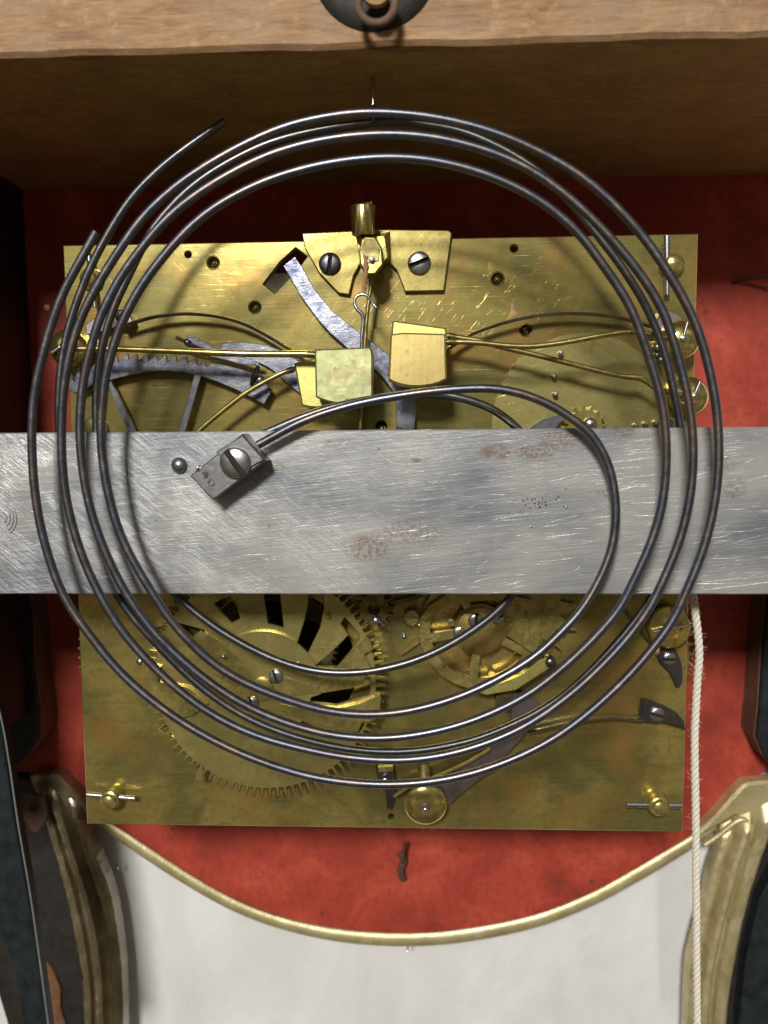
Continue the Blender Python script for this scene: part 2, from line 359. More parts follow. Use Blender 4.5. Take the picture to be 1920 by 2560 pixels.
def catmull(pts, n=8, closed=False):
    out = []; m = len(pts)
    P = [Vector(p) for p in pts]
    rngi = range(m if closed else m - 1)
    for i in rngi:
        p0 = P[(i - 1) % m] if closed or i > 0 else P[0] * 2 - P[1]
        p1 = P[i]; p2 = P[(i + 1) % m]
        p3 = P[(i + 2) % m] if closed or i + 2 < m else P[-1] * 2 - P[-2]
        for k in range(n):
            t = k / n
            out.append(0.5 * ((2 * p1) + (p2 - p0) * t + (2 * p0 - 5 * p1 + 4 * p2 - p3) * t * t + (3 * p1 - p0 - 3 * p2 + p3) * t ** 3))
    if not closed: out.append(P[-1])
    return out
def smooth3(pts, it):
    P = [Vector(p) for p in pts]
    for _ in range(it):
        P = [P[0]] + [(P[i - 1] + P[i] * 2 + P[i + 1]) / 4 for i in range(1, len(P) - 1)] + [P[-1]]
    return P

class Geo:
    def __init__(s): s.v = []; s.f = []
    def add(s, vs, fs):
        k = len(s.v); s.v += [Vector(v) for v in vs]; s.f += [tuple(i + k for i in f) for f in fs]; return s
    def tube(s, pts, r, n=12, flat=1.0, cap=True, up=None):
        P = [Vector(p) for p in pts]; m = len(P)
        rr = r if isinstance(r, (list, tuple)) else [r] * m
        t = (P[1] - P[0]).normalized()
        u = up and Vector(up) or (Vector((0, 1, 0)) if abs(t.y) < 0.9 else Vector((1, 0, 0)))
        u = (u - t * u.dot(t)).normalized(); vs = []; fs = []
        for i in range(m):
            t = (P[min(i + 1, m - 1)] - P[max(i - 1, 0)]).normalized()
            u = (u - t * u.dot(t)).normalized(); w = t.cross(u)
            for k in range(n):
                a = 2 * math.pi * k / n
                vs.append(P[i] + (u * math.cos(a) * flat + w * math.sin(a)) * rr[i])
        for i in range(m - 1):
            for k in range(n):
                k2 = (k + 1) % n
                fs.append((i * n + k, i * n + k2, (i + 1) * n + k2, (i + 1) * n + k))
        if cap: fs.append(tuple(range(n - 1, -1, -1))); fs.append(tuple((m - 1) * n + k for k in range(n)))
        return s.add(vs, fs)
    def lathe(s, c, prof, axis=(0, -1, 0), n=32):
        # prof: (radius, height along axis)
        a = Vector(axis).normalized(); u = Vector((1, 0, 0)) if abs(a.x) < 0.8 else Vector((0, 0, 1))
        u = (u - a * u.dot(a)).normalized(); w = a.cross(u); vs = []; fs = []; c = Vector(c)
        for (r, h) in prof:
            for k in range(n):
                t = 2 * math.pi * k / n; vs.append(c + a * h + (u * math.cos(t) + w * math.sin(t)) * max(r, 0.01))
        for i in range(len(prof) - 1):
            for k in range(n):
                k2 = (k + 1) % n; fs.append((i * n + k, i * n + k2, (i + 1) * n + k2, (i + 1) * n + k))
        m = len(prof)
        fs.append(tuple(range(n - 1, -1, -1))); fs.append(tuple((m - 1) * n + k for k in range(n)))
        return s.add(vs, fs)
    def box(s, a, b):
        x0, y0, z0 = a; x1, y1, z1 = b
        vs = [(x, y, z) for x in (x0, x1) for y in (y0, y1) for z in (z0, z1)]
        return s.add(vs, [(0, 1, 3, 2), (4, 6, 7, 5), (0, 4, 5, 1), (2, 3, 7, 6), (0, 2, 6, 4), (1, 5, 7, 3)])
    def prism(s, outer, yf, th, bev=1.5, holes=()):
        # outer / holes: lists of (x, z) in units; front face at yf, towards +Y
        def area2(p): return sum(p[i][0] * p[(i + 1) % len(p)][1] - p[(i + 1) % len(p)][0] * p[i][1] for i in range(len(p)))
        loops = []
        for j, p in enumerate([outer] + list(holes)):
            p = [Vector((q[0], q[1])) for q in p]
            if (area2(p) > 0) != (j == 0): p = p[::-1]
            loops.append(p)
        ins = []
        for p in loops:
            q = []; m = len(p)
            for i in range(m):
                e1 = (p[i] - p[i - 1]); e2 = (p[(i + 1) % m] - p[i])
                if e1.length < 1e-6 or e2.length < 1e-6: q.append(p[i]); continue
                e1.normalize(); e2.normalize()
                n1 = Vector((-e1.y, e1.x)); n2 = Vector((-e2.y, e2.x)); nn = n1 + n2
                if nn.length < 0.2: q.append(p[i]); continue
                nn.normalize(); q.append(p[i] + nn * (bev / max(0.5, nn.dot(n1))))
            ins.append(q)
        vs = []; idx = []
        for lay, y in ((ins, yf), (loops, yf + bev), (loops, yf + th)):
            row = []
            for p in lay:
                row.append((len(vs), len(p))); vs += [(q.x, y, q.y) for q in p]
            idx.append(row)
        fs = []
        for a in (0, 1):
            for (s0, m), (s1, _) in zip(idx[a], idx[a + 1]):
                for i in range(m):
                    i2 = (i + 1) % m; fs.append((s0 + i, s0 + i2, s1 + i2, s1 + i))
        tri = tessellate_polygon([[Vector((q.x, q.y, 0)) for q in p] for p in ins])
        nf = sum(len(p) for p in ins)
        for t in tri:
            fs.append(tuple(t)); fs.append(tuple(i + 2 * nf for i in reversed(t)))
        return s.add(vs, fs)
    def obj(s, name, mat, parent=None, smooth=False, auto=None, origin=None):
        import bmesh
        o = mesh(name, s.v, s.f, mat, parent, smooth, origin, None)
        bm = bmesh.new(); bm.from_mesh(o.data); bmesh.ops.recalc_face_normals(bm, faces=bm.faces); bm.to_mesh(o.data); bm.free()
        if auto:
            o.data.polygons.foreach_set('use_smooth', [True] * len(o.data.polygons)); o.data.set_sharp_from_angle(angle=math.radians(auto))
        return o

def px2(pts, Y):                # photo pixels -> (x, z) at depth Y
    return [(at(x, y, Y).x, at(x, y, Y).z) for x, y in pts]
def poly(name, pts, yf, th, mat, parent=None, bev=1.5, holes=(), sm=0, auto=35):
    q = px2(pts, yf)
    if sm: q = [(v.x, v.y) for v in catmull([Vector((a, b)) for a, b in q], sm, True)]
    return Geo().prism(q, yf, th, bev, [h for h in holes]).obj(name, mat, parent, auto=auto)
def circ(cx, cz, r, n=40, a0=0): return [(cx + r * math.cos(2 * math.pi * k / n + a0), cz + r * math.sin(2 * math.pi * k / n + a0)) for k in range(n)]
def gear(cx, cz, rr, rt, n, duty=0.5, rot=0.0):
    out = []
    for k in range(n):
        a = 2 * math.pi * k / n + rot; d = 2 * math.pi / n
        for f, r in ((0.0, rr), (0.06, rr + (rt - rr) * 0.55), (0.14, rt), (0.28, rt), (0.36, rr + (rt - rr) * 0.55), (0.42, rr), (0.72, rr - 1)):
            out.append((cx + r * math.cos(a + d * f), cz + r * math.sin(a + d * f)))
    return out
def wire(name, pts, mat, parent=None, r=6, n=12, sm=8, flat=1.0, it=0):
    """pts: (px, py, Y[, r])"""
    P = [Vector((*at(p[0], p[1], p[2]), p[3] if len(p) > 3 else r)) for p in pts]
    P = catmull(P, sm) if sm > 1 else P
    if it: P = smooth3(P, it)
    return Geo().tube([v.to_3d() if False else Vector((v[0], v[1], v[2])) for v in P], [v[3] for v in P], n, flat).obj(name, mat, parent, smooth=False, auto=50)

# slotted screw head, built once (radius 1 unit = scaled on use)
def unit_screw():
    g = Geo(); n = 40
    prof = [(1.0, -0.15), (1.0, 0.16), (0.96, 0.24), (0.85, 0.31), (0.64, 0.37), (0.35, 0.405), (0.0, 0.42)]
    g.lathe((0, 0, 0), [(r * 100, h * 100) for r, h in prof], (0, -1, 0), n)
    o = g.obj('screw_blank', 'steel', None, auto=40, origin=Vector((0, 0, 0)))
    b = Geo().box((-140, -90, -20), (140, -8, 20)).obj('cutter', 'steel', None, origin=Vector((0, 0, 0)))
    for q in (o, b): q.data.materials.append(M['hole'])
    for f in b.data.polygons: f.material_index = 1
    m = o.modifiers.new('b', 'BOOLEAN'); m.object = b; m.operation = 'DIFFERENCE'; m.solver = 'EXACT'
    dg = bpy.context.evaluated_depsgraph_get()
    me = bpy.data.meshes.new_from_object(o.evaluated_get(dg))
    for x in (o, b): bpy.data.objects.remove(x)
    me.name = 'screw'; me.set_sharp_from_angle(angle=math.radians(35))
    me2 = me.copy(); me2.materials[0] = M['dark_steel']
    return me, me2
RUST = []
SCREW, SCREW_D = unit_screw()
def screw(px, py, Y, r, ang, parent, dark=False, tilt=(0, 0)):
    o = bpy.data.objects.new('screw', SCREW_D if dark else SCREW)
    link(o, at(px, py, Y), parent)
    R = r * uscale(Y)
    o.scale = (R / 100,) * 3; o.rotation_euler = (tilt[0], -math.radians(ang), tilt[1])
    return o

# ================================================================ SETTING
w = Geo(); n = 60
for i in range(n + 1):
    for j in range(n + 1):
        x = -3500 + 7000 * i / n; z = -3600 + 6400 * j / n
        y = 502 + 4 * math.sin(x / 95 + 1.2 * math.sin(z / 380)) + 11 * math.sin(x / 420 + 0.5 * math.sin(z / 500)) + 8 * noise.noise(Vector((x / 500, 0, z / 300)))
        w.v.append(Vector((x, y, z)))
w.f = [(i * (n + 1) + j, (i + 1) * (n + 1) + j, (i + 1) * (n + 1) + j + 1, i * (n + 1) + j + 1) for i in range(n) for j in range(n)]
tag(w.obj('backing_sheet', 'cloth', smooth=True), kind='structure')  # white sheet lying close behind the case
bpy.data.objects['backing_sheet'].data.polygons.foreach_set('use_smooth', [True] * (n * n))

# ================================================================ CLOCK CASE
case = tag(empty('clock_case', at(960, 2330, 450)), 'wooden clock case with red painted inside, pale top rail and gilt mouldings around the movement', 'clock case')
# back board with curved lower edge
arc = [(120, 1930), (200, 2005), (293, 2066), (366, 2115), (465, 2180), (598, 2255), (730, 2300), (863, 2326), (996, 2334), (1128, 2328), (1294, 2299), (1400, 2266), (1500, 2222), (1560, 2188), (1619, 2155), (1679, 2118), (1730, 2088), (1798, 2032), (1855, 1966), (1960, 1900)]
arc = [(293 if p == (293, 2066) else p[0], p[1]) for p in arc]
arcw = [Vector(at(x, y, 450)) for x, y in arc]
arcw = smooth3(catmull(arcw, 5), 6)
outer = [(-1500, 1250), (1500, 1250), (1500, arcw[-1].z), ] + [(v.x, v.z) for v in arcw[::-1]] + [(-1500, arcw[0].z)]
Geo().prism(outer, 450, 22, 2).obj('back_board', 'red', case, auto=30)
# gilt rim under the board
rim = [v + Vector((0, -12, -15)) for v in arcw[5:-8]]
Geo().tube(rim, [17.0 + 0.8 * math.sin(i * 0.21) + 4 * math.sin(math.pi * i / len(rim)) for i in range(len(rim))], 8, flat=0.42).obj('gilt_rim', 'gilt', case, auto=60)
# glass edge that shows below the rim on the right
gl = [v + Vector((0, 20, -40)) for v in arcw if v.x > 420]
Geo().tube(gl[:-12], [9.0 + 0.0 * i for i in range(len(gl) - 12)], 8, flat=1.4).obj('glass_edge', 'glass', case, auto=60)
# top rail
RZ, RF = 1021.0, -372.0
g = Geo(); nn = 70
def wob(x, s): return 4.0 * noise.noise(Vector((x / 160, s, 0))) + 1.6 * noise.noise(Vector((x / 30, s, 4)))
vs = []; fs = []
for i in range(nn + 1):
    x = -1500 + 3000 * i / nn
    e = wob(x, 0)
    for y, z in ((RF, 1500), (RF, RZ + 9 + e), (RF + 8, RZ + e)): vs.append((x, y, z))
for i in range(nn):
    for k in range(2): fs.append((i * 3 + k, (i + 1) * 3 + k, (i + 1) * 3 + k + 1, i * 3 + k + 1))
vs0 = list(vs)
b0 = len(vs)
vs += [(-1500, RF + 60, 1500), (1500, RF + 60, 1500), (-1500, RF + 60, RZ + 4), (1500, RF + 60, RZ + 4)]
fs += [(b0, b0 + 1, b0 + 3, b0 + 2), (0, nn * 3, b0 + 1, b0), (2, b0 + 2, b0 + 3, nn * 3 + 2)]
g.add(vs, fs)
g.obj('rail_front', 'rail_front', case, auto=40)
vs = []; fs = []
for i in range(nn + 1):
    x = -1500 + 3000 * i / nn
    for j in range(13):
        y = RF + 8 + (446 - RF - 8) * j / 12
        vs.append((x, y, RZ + wob(x, 0) * max(0, 1 - j / 2) + (0 if j == 0 else 2.2 * noise.noise(Vector((x / 200, y / 90, 0))))))
for i in range(nn):
    for j in range(12): fs.append((i * 13 + j, i * 13 + j + 1, (i + 1) * 13 + j + 1, (i + 1) * 13 + j))
k = len(vs); vs += [(-1500, RF + 8, 1300), (1500, RF + 8, 1300), (1500, 446, 1300), (-1500, 446, 1300)]
fs += [(k, k + 1, k + 2, k + 3), (12, k + 3, k + 2, nn * 13 + 12)]
g = Geo().add(vs, fs); g.obj('rail_underside', 'wood_dark', case, auto=40)
# side walls
# left: dark green front, brown inner face
Geo().box((-1400, RF + 60, -560), (-1088, 449, 1500)).obj('deep_side', 'case_black', case, auto=30)
for side in ([(-500, 1040), (-60, 1060), (10, 1200), (26, 1300), (66, 1480), (75, 1560), (77, 1659), (94, 1770), (94, 1843), (72, 1880), (30, 1926), (-20, 1950), (-500, 1950)],
             [(2300, 1300), (1990, 1330), (1935, 1440), (1922, 1500), (1910, 1634), (1902, 1769), (1894, 1846), (1912, 1890), (1962, 1945), (2300, 1990)]):
    poly('side_wall', side, 330, 20, 'case_dark', case, 4)
    Geo().prism(px2([(x + (2 if x < 960 else -2), y + 1) for x, y in side], 330), 350.5, 99, 2).obj('wall_lining', 'wood_side', case, auto=35)

def loft(name, L, R, Y, prof, mat, parent, n=60, rough=0.0):
    """strip between two photographed edges at depth Y; prof = [(u across, offset towards the viewer)]"""
    l = catmull([at(x, y, Y) for x, y in L], 10); r = catmull([at(x, y, Y) for x, y in R], 10)
    def res(P, t):
        k = t * (len(P) - 1); i = min(int(k), len(P) - 2); return P[i].lerp(P[i + 1], k - i)
    vs = []; fs = []; m = len(prof)
    for i in range(n + 1):
        a = res(l, i / n); b = res(r, i / n)
        for (u, h) in prof:
            h = h * min(1.0, 0.12 + (i / n) * 9) if h > 0 else h
            p = a.lerp(b, u); w_ = rough * noise.noise(Vector((p.x / 22, p.z / 22, u * 3)))
            vs.append(p + Vector((w_ * 0.6, -h + w_, 0)))
    for i in range(n):
        for k in range(m): fs.append((i * m + k, i * m + (k + 1) % m, (i + 1) * m + (k + 1) % m, (i + 1) * m + k))
    fs.append(tuple(range(m))); fs.append(tuple(n * m + k for k in range(m)))
    return Geo().add(vs, fs).obj(name, mat, parent, auto=32)
MOLD = [(0, -26), (0, 6), (0.04, 18), (0.13, 24), (0.20, 20), (0.24, 0), (0.29, -4), (0.33, 20), (0.38, 36), (0.46, 42), (0.54, 36), (0.59, 10), (0.64, 0), (0.69, 6), (0.72, 24), (0.80, 34), (0.93, 33), (1.0, 26), (1.0, -26)]
# right gilt moulding
loft('gilt_moulding', [(1800, 2062), (1792, 2110), (1770, 2175), (1754, 2258), (1735, 2327), (1718, 2400), (1713, 2467), (1708, 2600)],
     [(1935, 1990), (1920, 2064), (1897, 2127), (1858, 2252), (1831, 2377), (1813, 2482), (1804, 2600)], 405, MOLD, 'gilt', case, 80, 2.5)
poly('moulding_corner', [(1855, 1966), (1872, 1958), (2000, 1945), (2000, 2060), (1925, 2075), (1880, 2065), (1870, 2045), (1840, 2040), (1780, 2075), (1748, 2092), (1745, 2082), (1790, 2040)], 398, 50, 'gilt', case, 8)
wire('inner_bead', [(1762, 2112, 400), (1800, 2086, 396), (1838, 2056, 392), (1860, 2050, 390), (1872, 2068, 388), (1862, 2100, 390), (1852, 2150, 392)], 'gilt', case, 9, sm=6)
# black side beyond the right moulding
poly('outer_side', [(1930, 2030), (2300, 1900), (2300, 2700), (1800, 2700), (1813, 2482), (1831, 2377), (1858, 2252), (1897, 2127)], 430, 40, 'case_black', case, 4)
poly('outer_panel', [(1950, 2150), (2300, 2000), (2300, 2700), (1842, 2700), (1850, 2540), (1866, 2400), (1900, 2250)], 380, 60, 'case_dark', case, 4)
# left gilt moulding
loft('gilt_moulding', [(85, 1945), (110, 2030), (149, 2156), (174, 2256), (199, 2380), (211, 2480), (214, 2600)],
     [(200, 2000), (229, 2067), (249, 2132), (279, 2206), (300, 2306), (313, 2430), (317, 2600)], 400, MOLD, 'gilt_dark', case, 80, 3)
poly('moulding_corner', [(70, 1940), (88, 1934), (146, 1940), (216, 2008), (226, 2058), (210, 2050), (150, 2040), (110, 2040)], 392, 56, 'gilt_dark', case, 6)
poly('outer_side', [(-60, 1930), (85, 1950), (115, 2040), (149, 2156), (174, 2256), (199, 2380), (211, 2480), (214, 2700), (60, 2700), (-60, 2300)], 425, 40, 'case_black', case, 4)
pl = poly('hasp_plate', [(45, 1997), (65, 1977), (109, 1994), (119, 2032), (112, 2060), (92, 2084), (75, 2077), (58, 2045)], 330, 12, 'rust', case, 3, holes=[px2([(76, 2010), (92, 2010), (92, 2030), (76, 2030)], 330)])
poly('bare_wood_strip', [(112, 2400), (128, 2420), (150, 2470), (150, 2520), (175, 2600), (120, 2600)], 412, 12, 'bare', case, 3)
# curved dark stile nearer the viewer on the left
loft('front_stile', [(-60, 2080), (-40, 2200), (0, 2316), (35, 2405), (50, 2480), (68, 2600)],
     [(-30, 1700), (0, 1783), (22, 1900), (45, 2057), (75, 2231), (100, 2405), (126, 2600)], -60, [(0, -30), (0, 4), (0.5, 8), (0.93, 10), (0.97, 13), (1, 8), (1, -30)], 'case_dark', case, 60, 1)
wire('stile_edge', [(-30, 1700, -74), (0, 1783, -74), (22, 1900, -74), (45, 2057, -74), (75, 2231, -74), (100, 2405, -74), (126, 2600, -74)], 'case_grey', case, 2.6, 8)

# ================================================================ things on the case
e = tag(empty('screw_eye', at(934, 165, -250)), 'small bright screw eye driven into the dark underside of the top rail', 'screw eye')
z0 = RZ
g = Geo(); c = at(932, 185, -240); g.tube([Vector((c.x, -240, z0 + 4)), Vector((c.x, -240, z0 - 62))], 5, 10); g.obj('shank', 'steel', e, auto=50)
g = Geo(); pts = [Vector((c.x, -240 + 15 * math.sin(a), z0 - 76 + 15 * math.cos(a))) for a in [2 * math.pi * k / 24 for k in range(23)]]
g.tube(pts, 4.2, 8); g.obj('eye', 'dark_steel', e, auto=50)

kn = tag(empty('ring_pull', at(941, 0, RF)), 'dark round shape standing in for a shaded recess, with a worn wooden ring, at the top edge of the pale rail', 'ring pull')
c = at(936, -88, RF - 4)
Geo().lathe(c, [(122, -2), (116, 4), (100, 11), (76, 16), (40, 19), (0, 20)], (0, -1, 0), 48).obj('boss', 'case_black', kn, auto=50)  # dark dome put in place of the shadowed recess around the ring
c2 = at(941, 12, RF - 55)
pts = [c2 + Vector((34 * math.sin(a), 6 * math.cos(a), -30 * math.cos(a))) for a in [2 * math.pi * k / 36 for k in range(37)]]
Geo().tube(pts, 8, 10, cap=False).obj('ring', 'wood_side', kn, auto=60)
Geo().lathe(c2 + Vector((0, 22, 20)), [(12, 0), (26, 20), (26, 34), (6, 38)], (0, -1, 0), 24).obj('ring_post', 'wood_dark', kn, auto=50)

def nail(px, py, tip, mat, label, r=4, Y=450, head=8):
    a = at(px, py, Y + 3); b = at(tip[0], tip[1], Y - tip[2])
    m = (a + b) / 2 + Vector((2, -3, 4))
    g = Geo().tube(catmull([a, m, b], 6), [r * 1.2] + [r] * 11 + [r * 0.8], 8)
    o = g.obj('nail', mat, None, auto=50); tag(o, label, 'nail')
    if head:
        Geo().lathe(b, [(head * 0.4, -2), (head, 0), (head, 3), (head * 0.5, 4)], (b - a).normalized(), 12).obj('nail_head', mat, o, auto=50)
    return o
nail(1003, 2180, (1012, 2105, 60), 'rust', 'bent rusty nail in the red board just below the brass plate', 5.5, head=0)
n2 = tag(Geo().tube(catmull([at(998, 2130, 446), at(1010, 2150, 440), at(1002, 2175, 436), at(1008, 2198, 444)], 6), 12, 8).obj('rust_lump', 'rust', bpy.data.objects['nail'], auto=60))
nail(1830, 707, (1925, 688, 70), 'rust', 'rusty nail sticking out of the red board right of the brass plate', 5)
nail(128, 768, (118, 769, 46), 'copper', 'small copper tack left of the brass plate, catching the light', 3.5, head=9)
nail(1018, 2362, (1018, 2382, 20), 'steel', 'thin bright pin hanging below the middle of the curved gilt rim', 2.5, Y=440, head=0)
nail(296, 2160, (294, 2176, 14), 'steel', 'thin wire pin below the left end of the curved gilt rim', 2.2, Y=440, head=0)

# ================================================================ STEEL BAR
BY = -250.0
RUST[:] = []
for (px, py, w_, h_, k) in ((1240, 1130, 52, 24, 1.0), (1340, 1128, 62, 26, 1.0), (1400, 1105, 60, 26, 0.7), (1560, 1080, 40, 20, 0.8), (1800, 1160, 46, 34, 0.55), (1835, 1225, 36, 36, 0.6),
                            (920, 1370, 70, 44, 0.85), (1030, 1330, 90, 46, 0.6), (1040, 1150, 16, 9, 1.0), (845, 1110, 60, 18, 0.5), (1510, 1235, 22, 18, 0.6), (640, 1110, 30, 14, 0.5), (410, 1470, 34, 16, 0.7), (700, 1165, 16, 20, 0.5), (1420, 1085, 90, 10, 0.7)):
    p = at(px, py, BY); RUST.append((p.x, p.z - 99, w_ * 0.88, h_ * 0.88, k))
M['bar'] = bar_mat()
bar = tag(empty('steel_bar', Vector((0, BY, 99))), 'wide scratched grey steel bar across the movement behind the front coil gong', 'metal bar')
g = Geo(); vs = []; fs = []; nb = 90
prof = [(BY + 2.5, 280.6), (BY, 278), (BY, -79), (BY + 2.5, -81.6), (BY + 38, -81.6), (BY + 38, 280.6)]
for i in range(nb + 1):
    x = -1400 + 2800 * i / nb
    for j, (y, z) in enumerate(prof): vs.append((x, y, z + 0.9 * noise.noise(Vector((x / 60, z, 0)))))
m = len(prof)
for i in range(nb):
    for k in range(m): fs.append((i * m + k, i * m + (k + 1) % m, (i + 1) * m + (k + 1) % m, (i + 1) * m + k))
g.add(vs, fs); g.obj('bar_strip', 'bar', bar, auto=30, origin=Vector((0, BY, 99)))
c = at(449, 1163, BY)
Geo().lathe(c, [(17, -4), (18, 3), (16.5, 8), (11, 13), (5, 15.5), (0, 16)], (0, -1, 0), 28).obj('rivet', 'block_steel', bar, auto=60)
# faint circular chatter mark at the left end
g = Geo()
cc = at(6, 1295, BY - 0.4)
for r in (10, 18, 26, 33):
    g.tube([cc + Vector((r * 1.0 * math.cos(a), 0, r * 1.2 * math.sin(a))) for a in [-1.1 + 2.2 * k / 14 for k in range(15)]], 1.1, 5, flat=0.4)
g.obj('stamp_mark', 'block_steel', bar, auto=60)

# ================================================================ GONGS
FR = [  # front gong, inner end -> outer end (px, py)
 (645,1112),(672,1098),(727,1067),(781,1043),(853,1020),(926,1002),(1034,984),(1106,976),(1190,970),(1252,973),(1308,985),(1365,1007),(1412,1034),(1465,1072),(1496,1110),(1519,1156),(1533,1206),(1540,1264),(1538,1325),(1527,1379),(1508,1430),(1483,1478),(1449,1533),(1399,1584),(1359,1624),(1299,1668),(1206,1718),(1134,1747),(1062,1769),(989,1783),(917,1787),(845,1782),(772,1767),(690,1739),(614,1709),(542,1666),(487,1619),(433,1560),(397,1508),(360,1449),(324,1387),(293,1318),(270,1233),(257,1156),(251,1082),(256,1010),(262,950),(274,897),(291,841),(318,778),(347,725),(385,670),(438,606),(486,557),(547,511),(622,471),(694,441),(810,409),(949,392),(1076,399),(1191,427),(1275,461),(1336,493),(1396,535),(1456,592),(1498,650),(1534,700),(1566,749),(1590,800),(1609,853),(1628,909),(1648,976),(1661,1044),(1666,1117),(1664,1194),(1654,1271),(1631,1349),(1602,1416),(1569,1484),(1545,1528),(1492,1589),(1432,1648),(1366,1704),(1299,1750),(1206,1793),(1134,1817),(1062,1834),(989,1844),(917,1846),(845,1840),(772,1825),(686,1797),(614,1764),(542,1720),(469,1663),(397,1595),(343,1528),(297,1453),(266,1387),(236,1310),(216,1233),(204,1156),(199,1082),(201,1022),(207,962),(216,913),(231,856),(250,793),(277,738),(310,678),(366,605),(411,552),(471,500),(547,450),(622,410),(694,379),(810,348),(949,334),(1076,341),(1191,368),(1275,399),(1336,431),(1396,472),(1456,523),(1516,583),(1566,641),(1595,678),(1628,725),(1655,773),(1674,820),(1691,877),(1706,933),(1719,990),(1728,1045),(1733,1117),(1731,1194),(1720,1271),(1700,1349),(1673,1418),(1642,1486),(1618,1530),(1565,1602),(1498,1672),(1432,1733),(1349,1794),(1283,1831),(1206,1862),(1134,1883),(1062,1896),(989,1901),(917,1898),(845,1890),(772,1875),(690,1855),(614,1829),(542,1793),(487,1757),(433,1714),(379,1663),(325,1604),(281,1543),(245,1478),(212,1410),(185,1329),(166,1252),(156,1175),(153,1082),(156,1000),(163,942),(175,882),(192,822),(214,769),(240,720),(274,662),(310,608),(351,549),(411,490),(471,443),(547,395),(622,355),(700,321),(770,301),(868,284),(955,281),(1076,291),(1191,317),(1275,346),(1351,381),(1426,422),(1486,466),(1547,522),(1607,590),(1643,640),(1672,685),(1703,735),(1734,797),(1756,856),(1774,925),(1787,990),(1794,1050),(1797,1117),(1795,1194),(1784,1271),(1766,1349),(1739,1426),(1708,1495),(1684,1551),(1631,1622),(1565,1698),(1482,1775),(1399,1838),(1316,1884),(1220,1922),(1134,1945),(1062,1956),(989,1961),(917,1960),(845,1953),(772,1941),(690,1917),(614,1889),(542,1855),(469,1815),(397,1765),(325,1706),(270,1648),(220,1582),(176,1522),(143,1457),(120,1387),(101,1318),(87,1233),(81,1156),(79,1082),(83,1000),(96,930),(116,851),(139,778),(163,720),(195,662),(241,580)]
BK = [(560,1128),(620,1100),(680,1076),(727,1055),(781,1034),(853,1012),(926,998),(1000,988),(1080,984),(1143,992),(1200,1009),(1243,1029),(1285,1062),(1325,1105),(1358,1165),(1374,1230),(1373,1300),(1352,1375),(1320,1438),(1278,1491),(1240,1533),(1188,1572),(1134,1607),(1062,1643),(989,1666),(917,1680),(845,1683),(772,1676),(690,1651),(614,1615),(542,1572),(487,1530),(444,1493),(395,1440),(345,1370),(300,1290),(262,1200),(244,1120),(240,1050),(240,986),(245,930),(257,858),(272,805),(293,747),(322,690),(369,590),(405,543),(441,502),(486,461),(547,419),(622,379),(694,349),(810,321),(949,305),(1006,303),(1134,321),(1200,345),(1275,381),(1336,420),(1390,466),(1441,522),(1486,577),(1508,606),(1546,655),(1580,706),(1612,759),(1636,812),(1655,860),(1669,909),(1681,962),(1693,1022),(1702,1075),(1707,1140),(1708,1230),(1700,1320),(1678,1400),(1645,1470),(1608,1526),(1558,1590),(1492,1662),(1415,1735),(1333,1787),(1266,1818),(1200,1845),(1134,1862),(1062,1875),(989,1880),(917,1878),(845,1868),(772,1852),(686,1825),(614,1793),(542,1749),(469,1690),(397,1617),(343,1558),(305,1506),(260,1430),(215,1340),(178,1250),(155,1160),(147,1065),(147,986),(151,930),(159,870),(176,802),(199,735),(226,668),(256,610),(287,556),(320,506),(354,466),(405,417),(456,377),(516,334),(563,302)]
def spiral(pts, y0, y1, ramp, r, taper=True):
    m = len(pts); out = []
    L = [0]
    for a, b in zip(pts, pts[1:]): L.append(L[-1] + math.dist(a, b))
    for (x, y), l in zip(pts, L):
        t = min(1, l / ramp); t = t * t * (3 - 2 * t)
        Y = y0 + (y1 - y0) * t + 5 * math.sin(l / 900)
        out.append(Vector((*at(x, y, Y), r)))
    out = catmull(out, 6)
    out = smooth3(out, 16)
    return [Vector((v[0], v[1], v[2])) for v in out], [v[3] for v in out]
gong = tag(empty('coil_gong', at(590, 1156, BY)), 'front coil gong of browned steel wire with its block screwed to the steel bar', 'gong')
P, Rr = spiral(FR, -286, -348, 2600, 9.3)
g = Geo().tube(P, Rr, 18); g.obj('gong_wire', 'gong', gong, auto=50)
poly('gong_block', [(475, 1190), (532, 1251), (664, 1151), (606, 1084)], -312, 60, 'block_steel', gong, 2.5)
poly('block_step', [(540, 1130), (588, 1188), (660, 1150), (606, 1088)], -317, 6, 'block_steel', gong, 2)
screw(589, 1156, -316, 39, -55, gong)
bpy.context.view_layer.update()
# stamped marks on the block
g = Geo(); random.seed(3)
for (mx, my) in ((497, 1172), (512, 1188), (528, 1204)):
    for k in range(3):
        a = [(mx + random.uniform(-9, 9), my + random.uniform(-9, 9)) for _ in range(4)]
        g.tube(catmull([at(x, y, -312) for x, y in a], 5), 1.4, 6)
g.obj('stamped_mark', 'steel', gong, auto=60)
gong2 = tag(empty('coil_gong', at(560, 1128, -190)), 'rear coil gong of blackened wire behind the steel bar, its free end at upper left', 'gong')
P, Rr = spiral(BK, -190, -168, 2600, 9.2)
Rr = [r if i < len(Rr) - 14 else r * (0.86 + 0.14 * (len(Rr) - 1 - i) / 14) for i, r in enumerate(Rr)]
Geo().tube(P, Rr, 18).obj('gong_wire', 'gong_back', gong2, auto=50)
g = Geo(); c = at(548, 1135, -185); g.box(c + Vector((-60, -14, -30)), c + Vector((30, -14 + 0, 30))) if False else g.prism([(c.x - 62, c.z - 34), (c.x + 22, c.z - 26), (c.x + 20, c.z + 32), (c.x - 64, c.z + 24)], -211, 48, 2)
g.obj('gong_block', 'block_steel', gong2, auto=40)

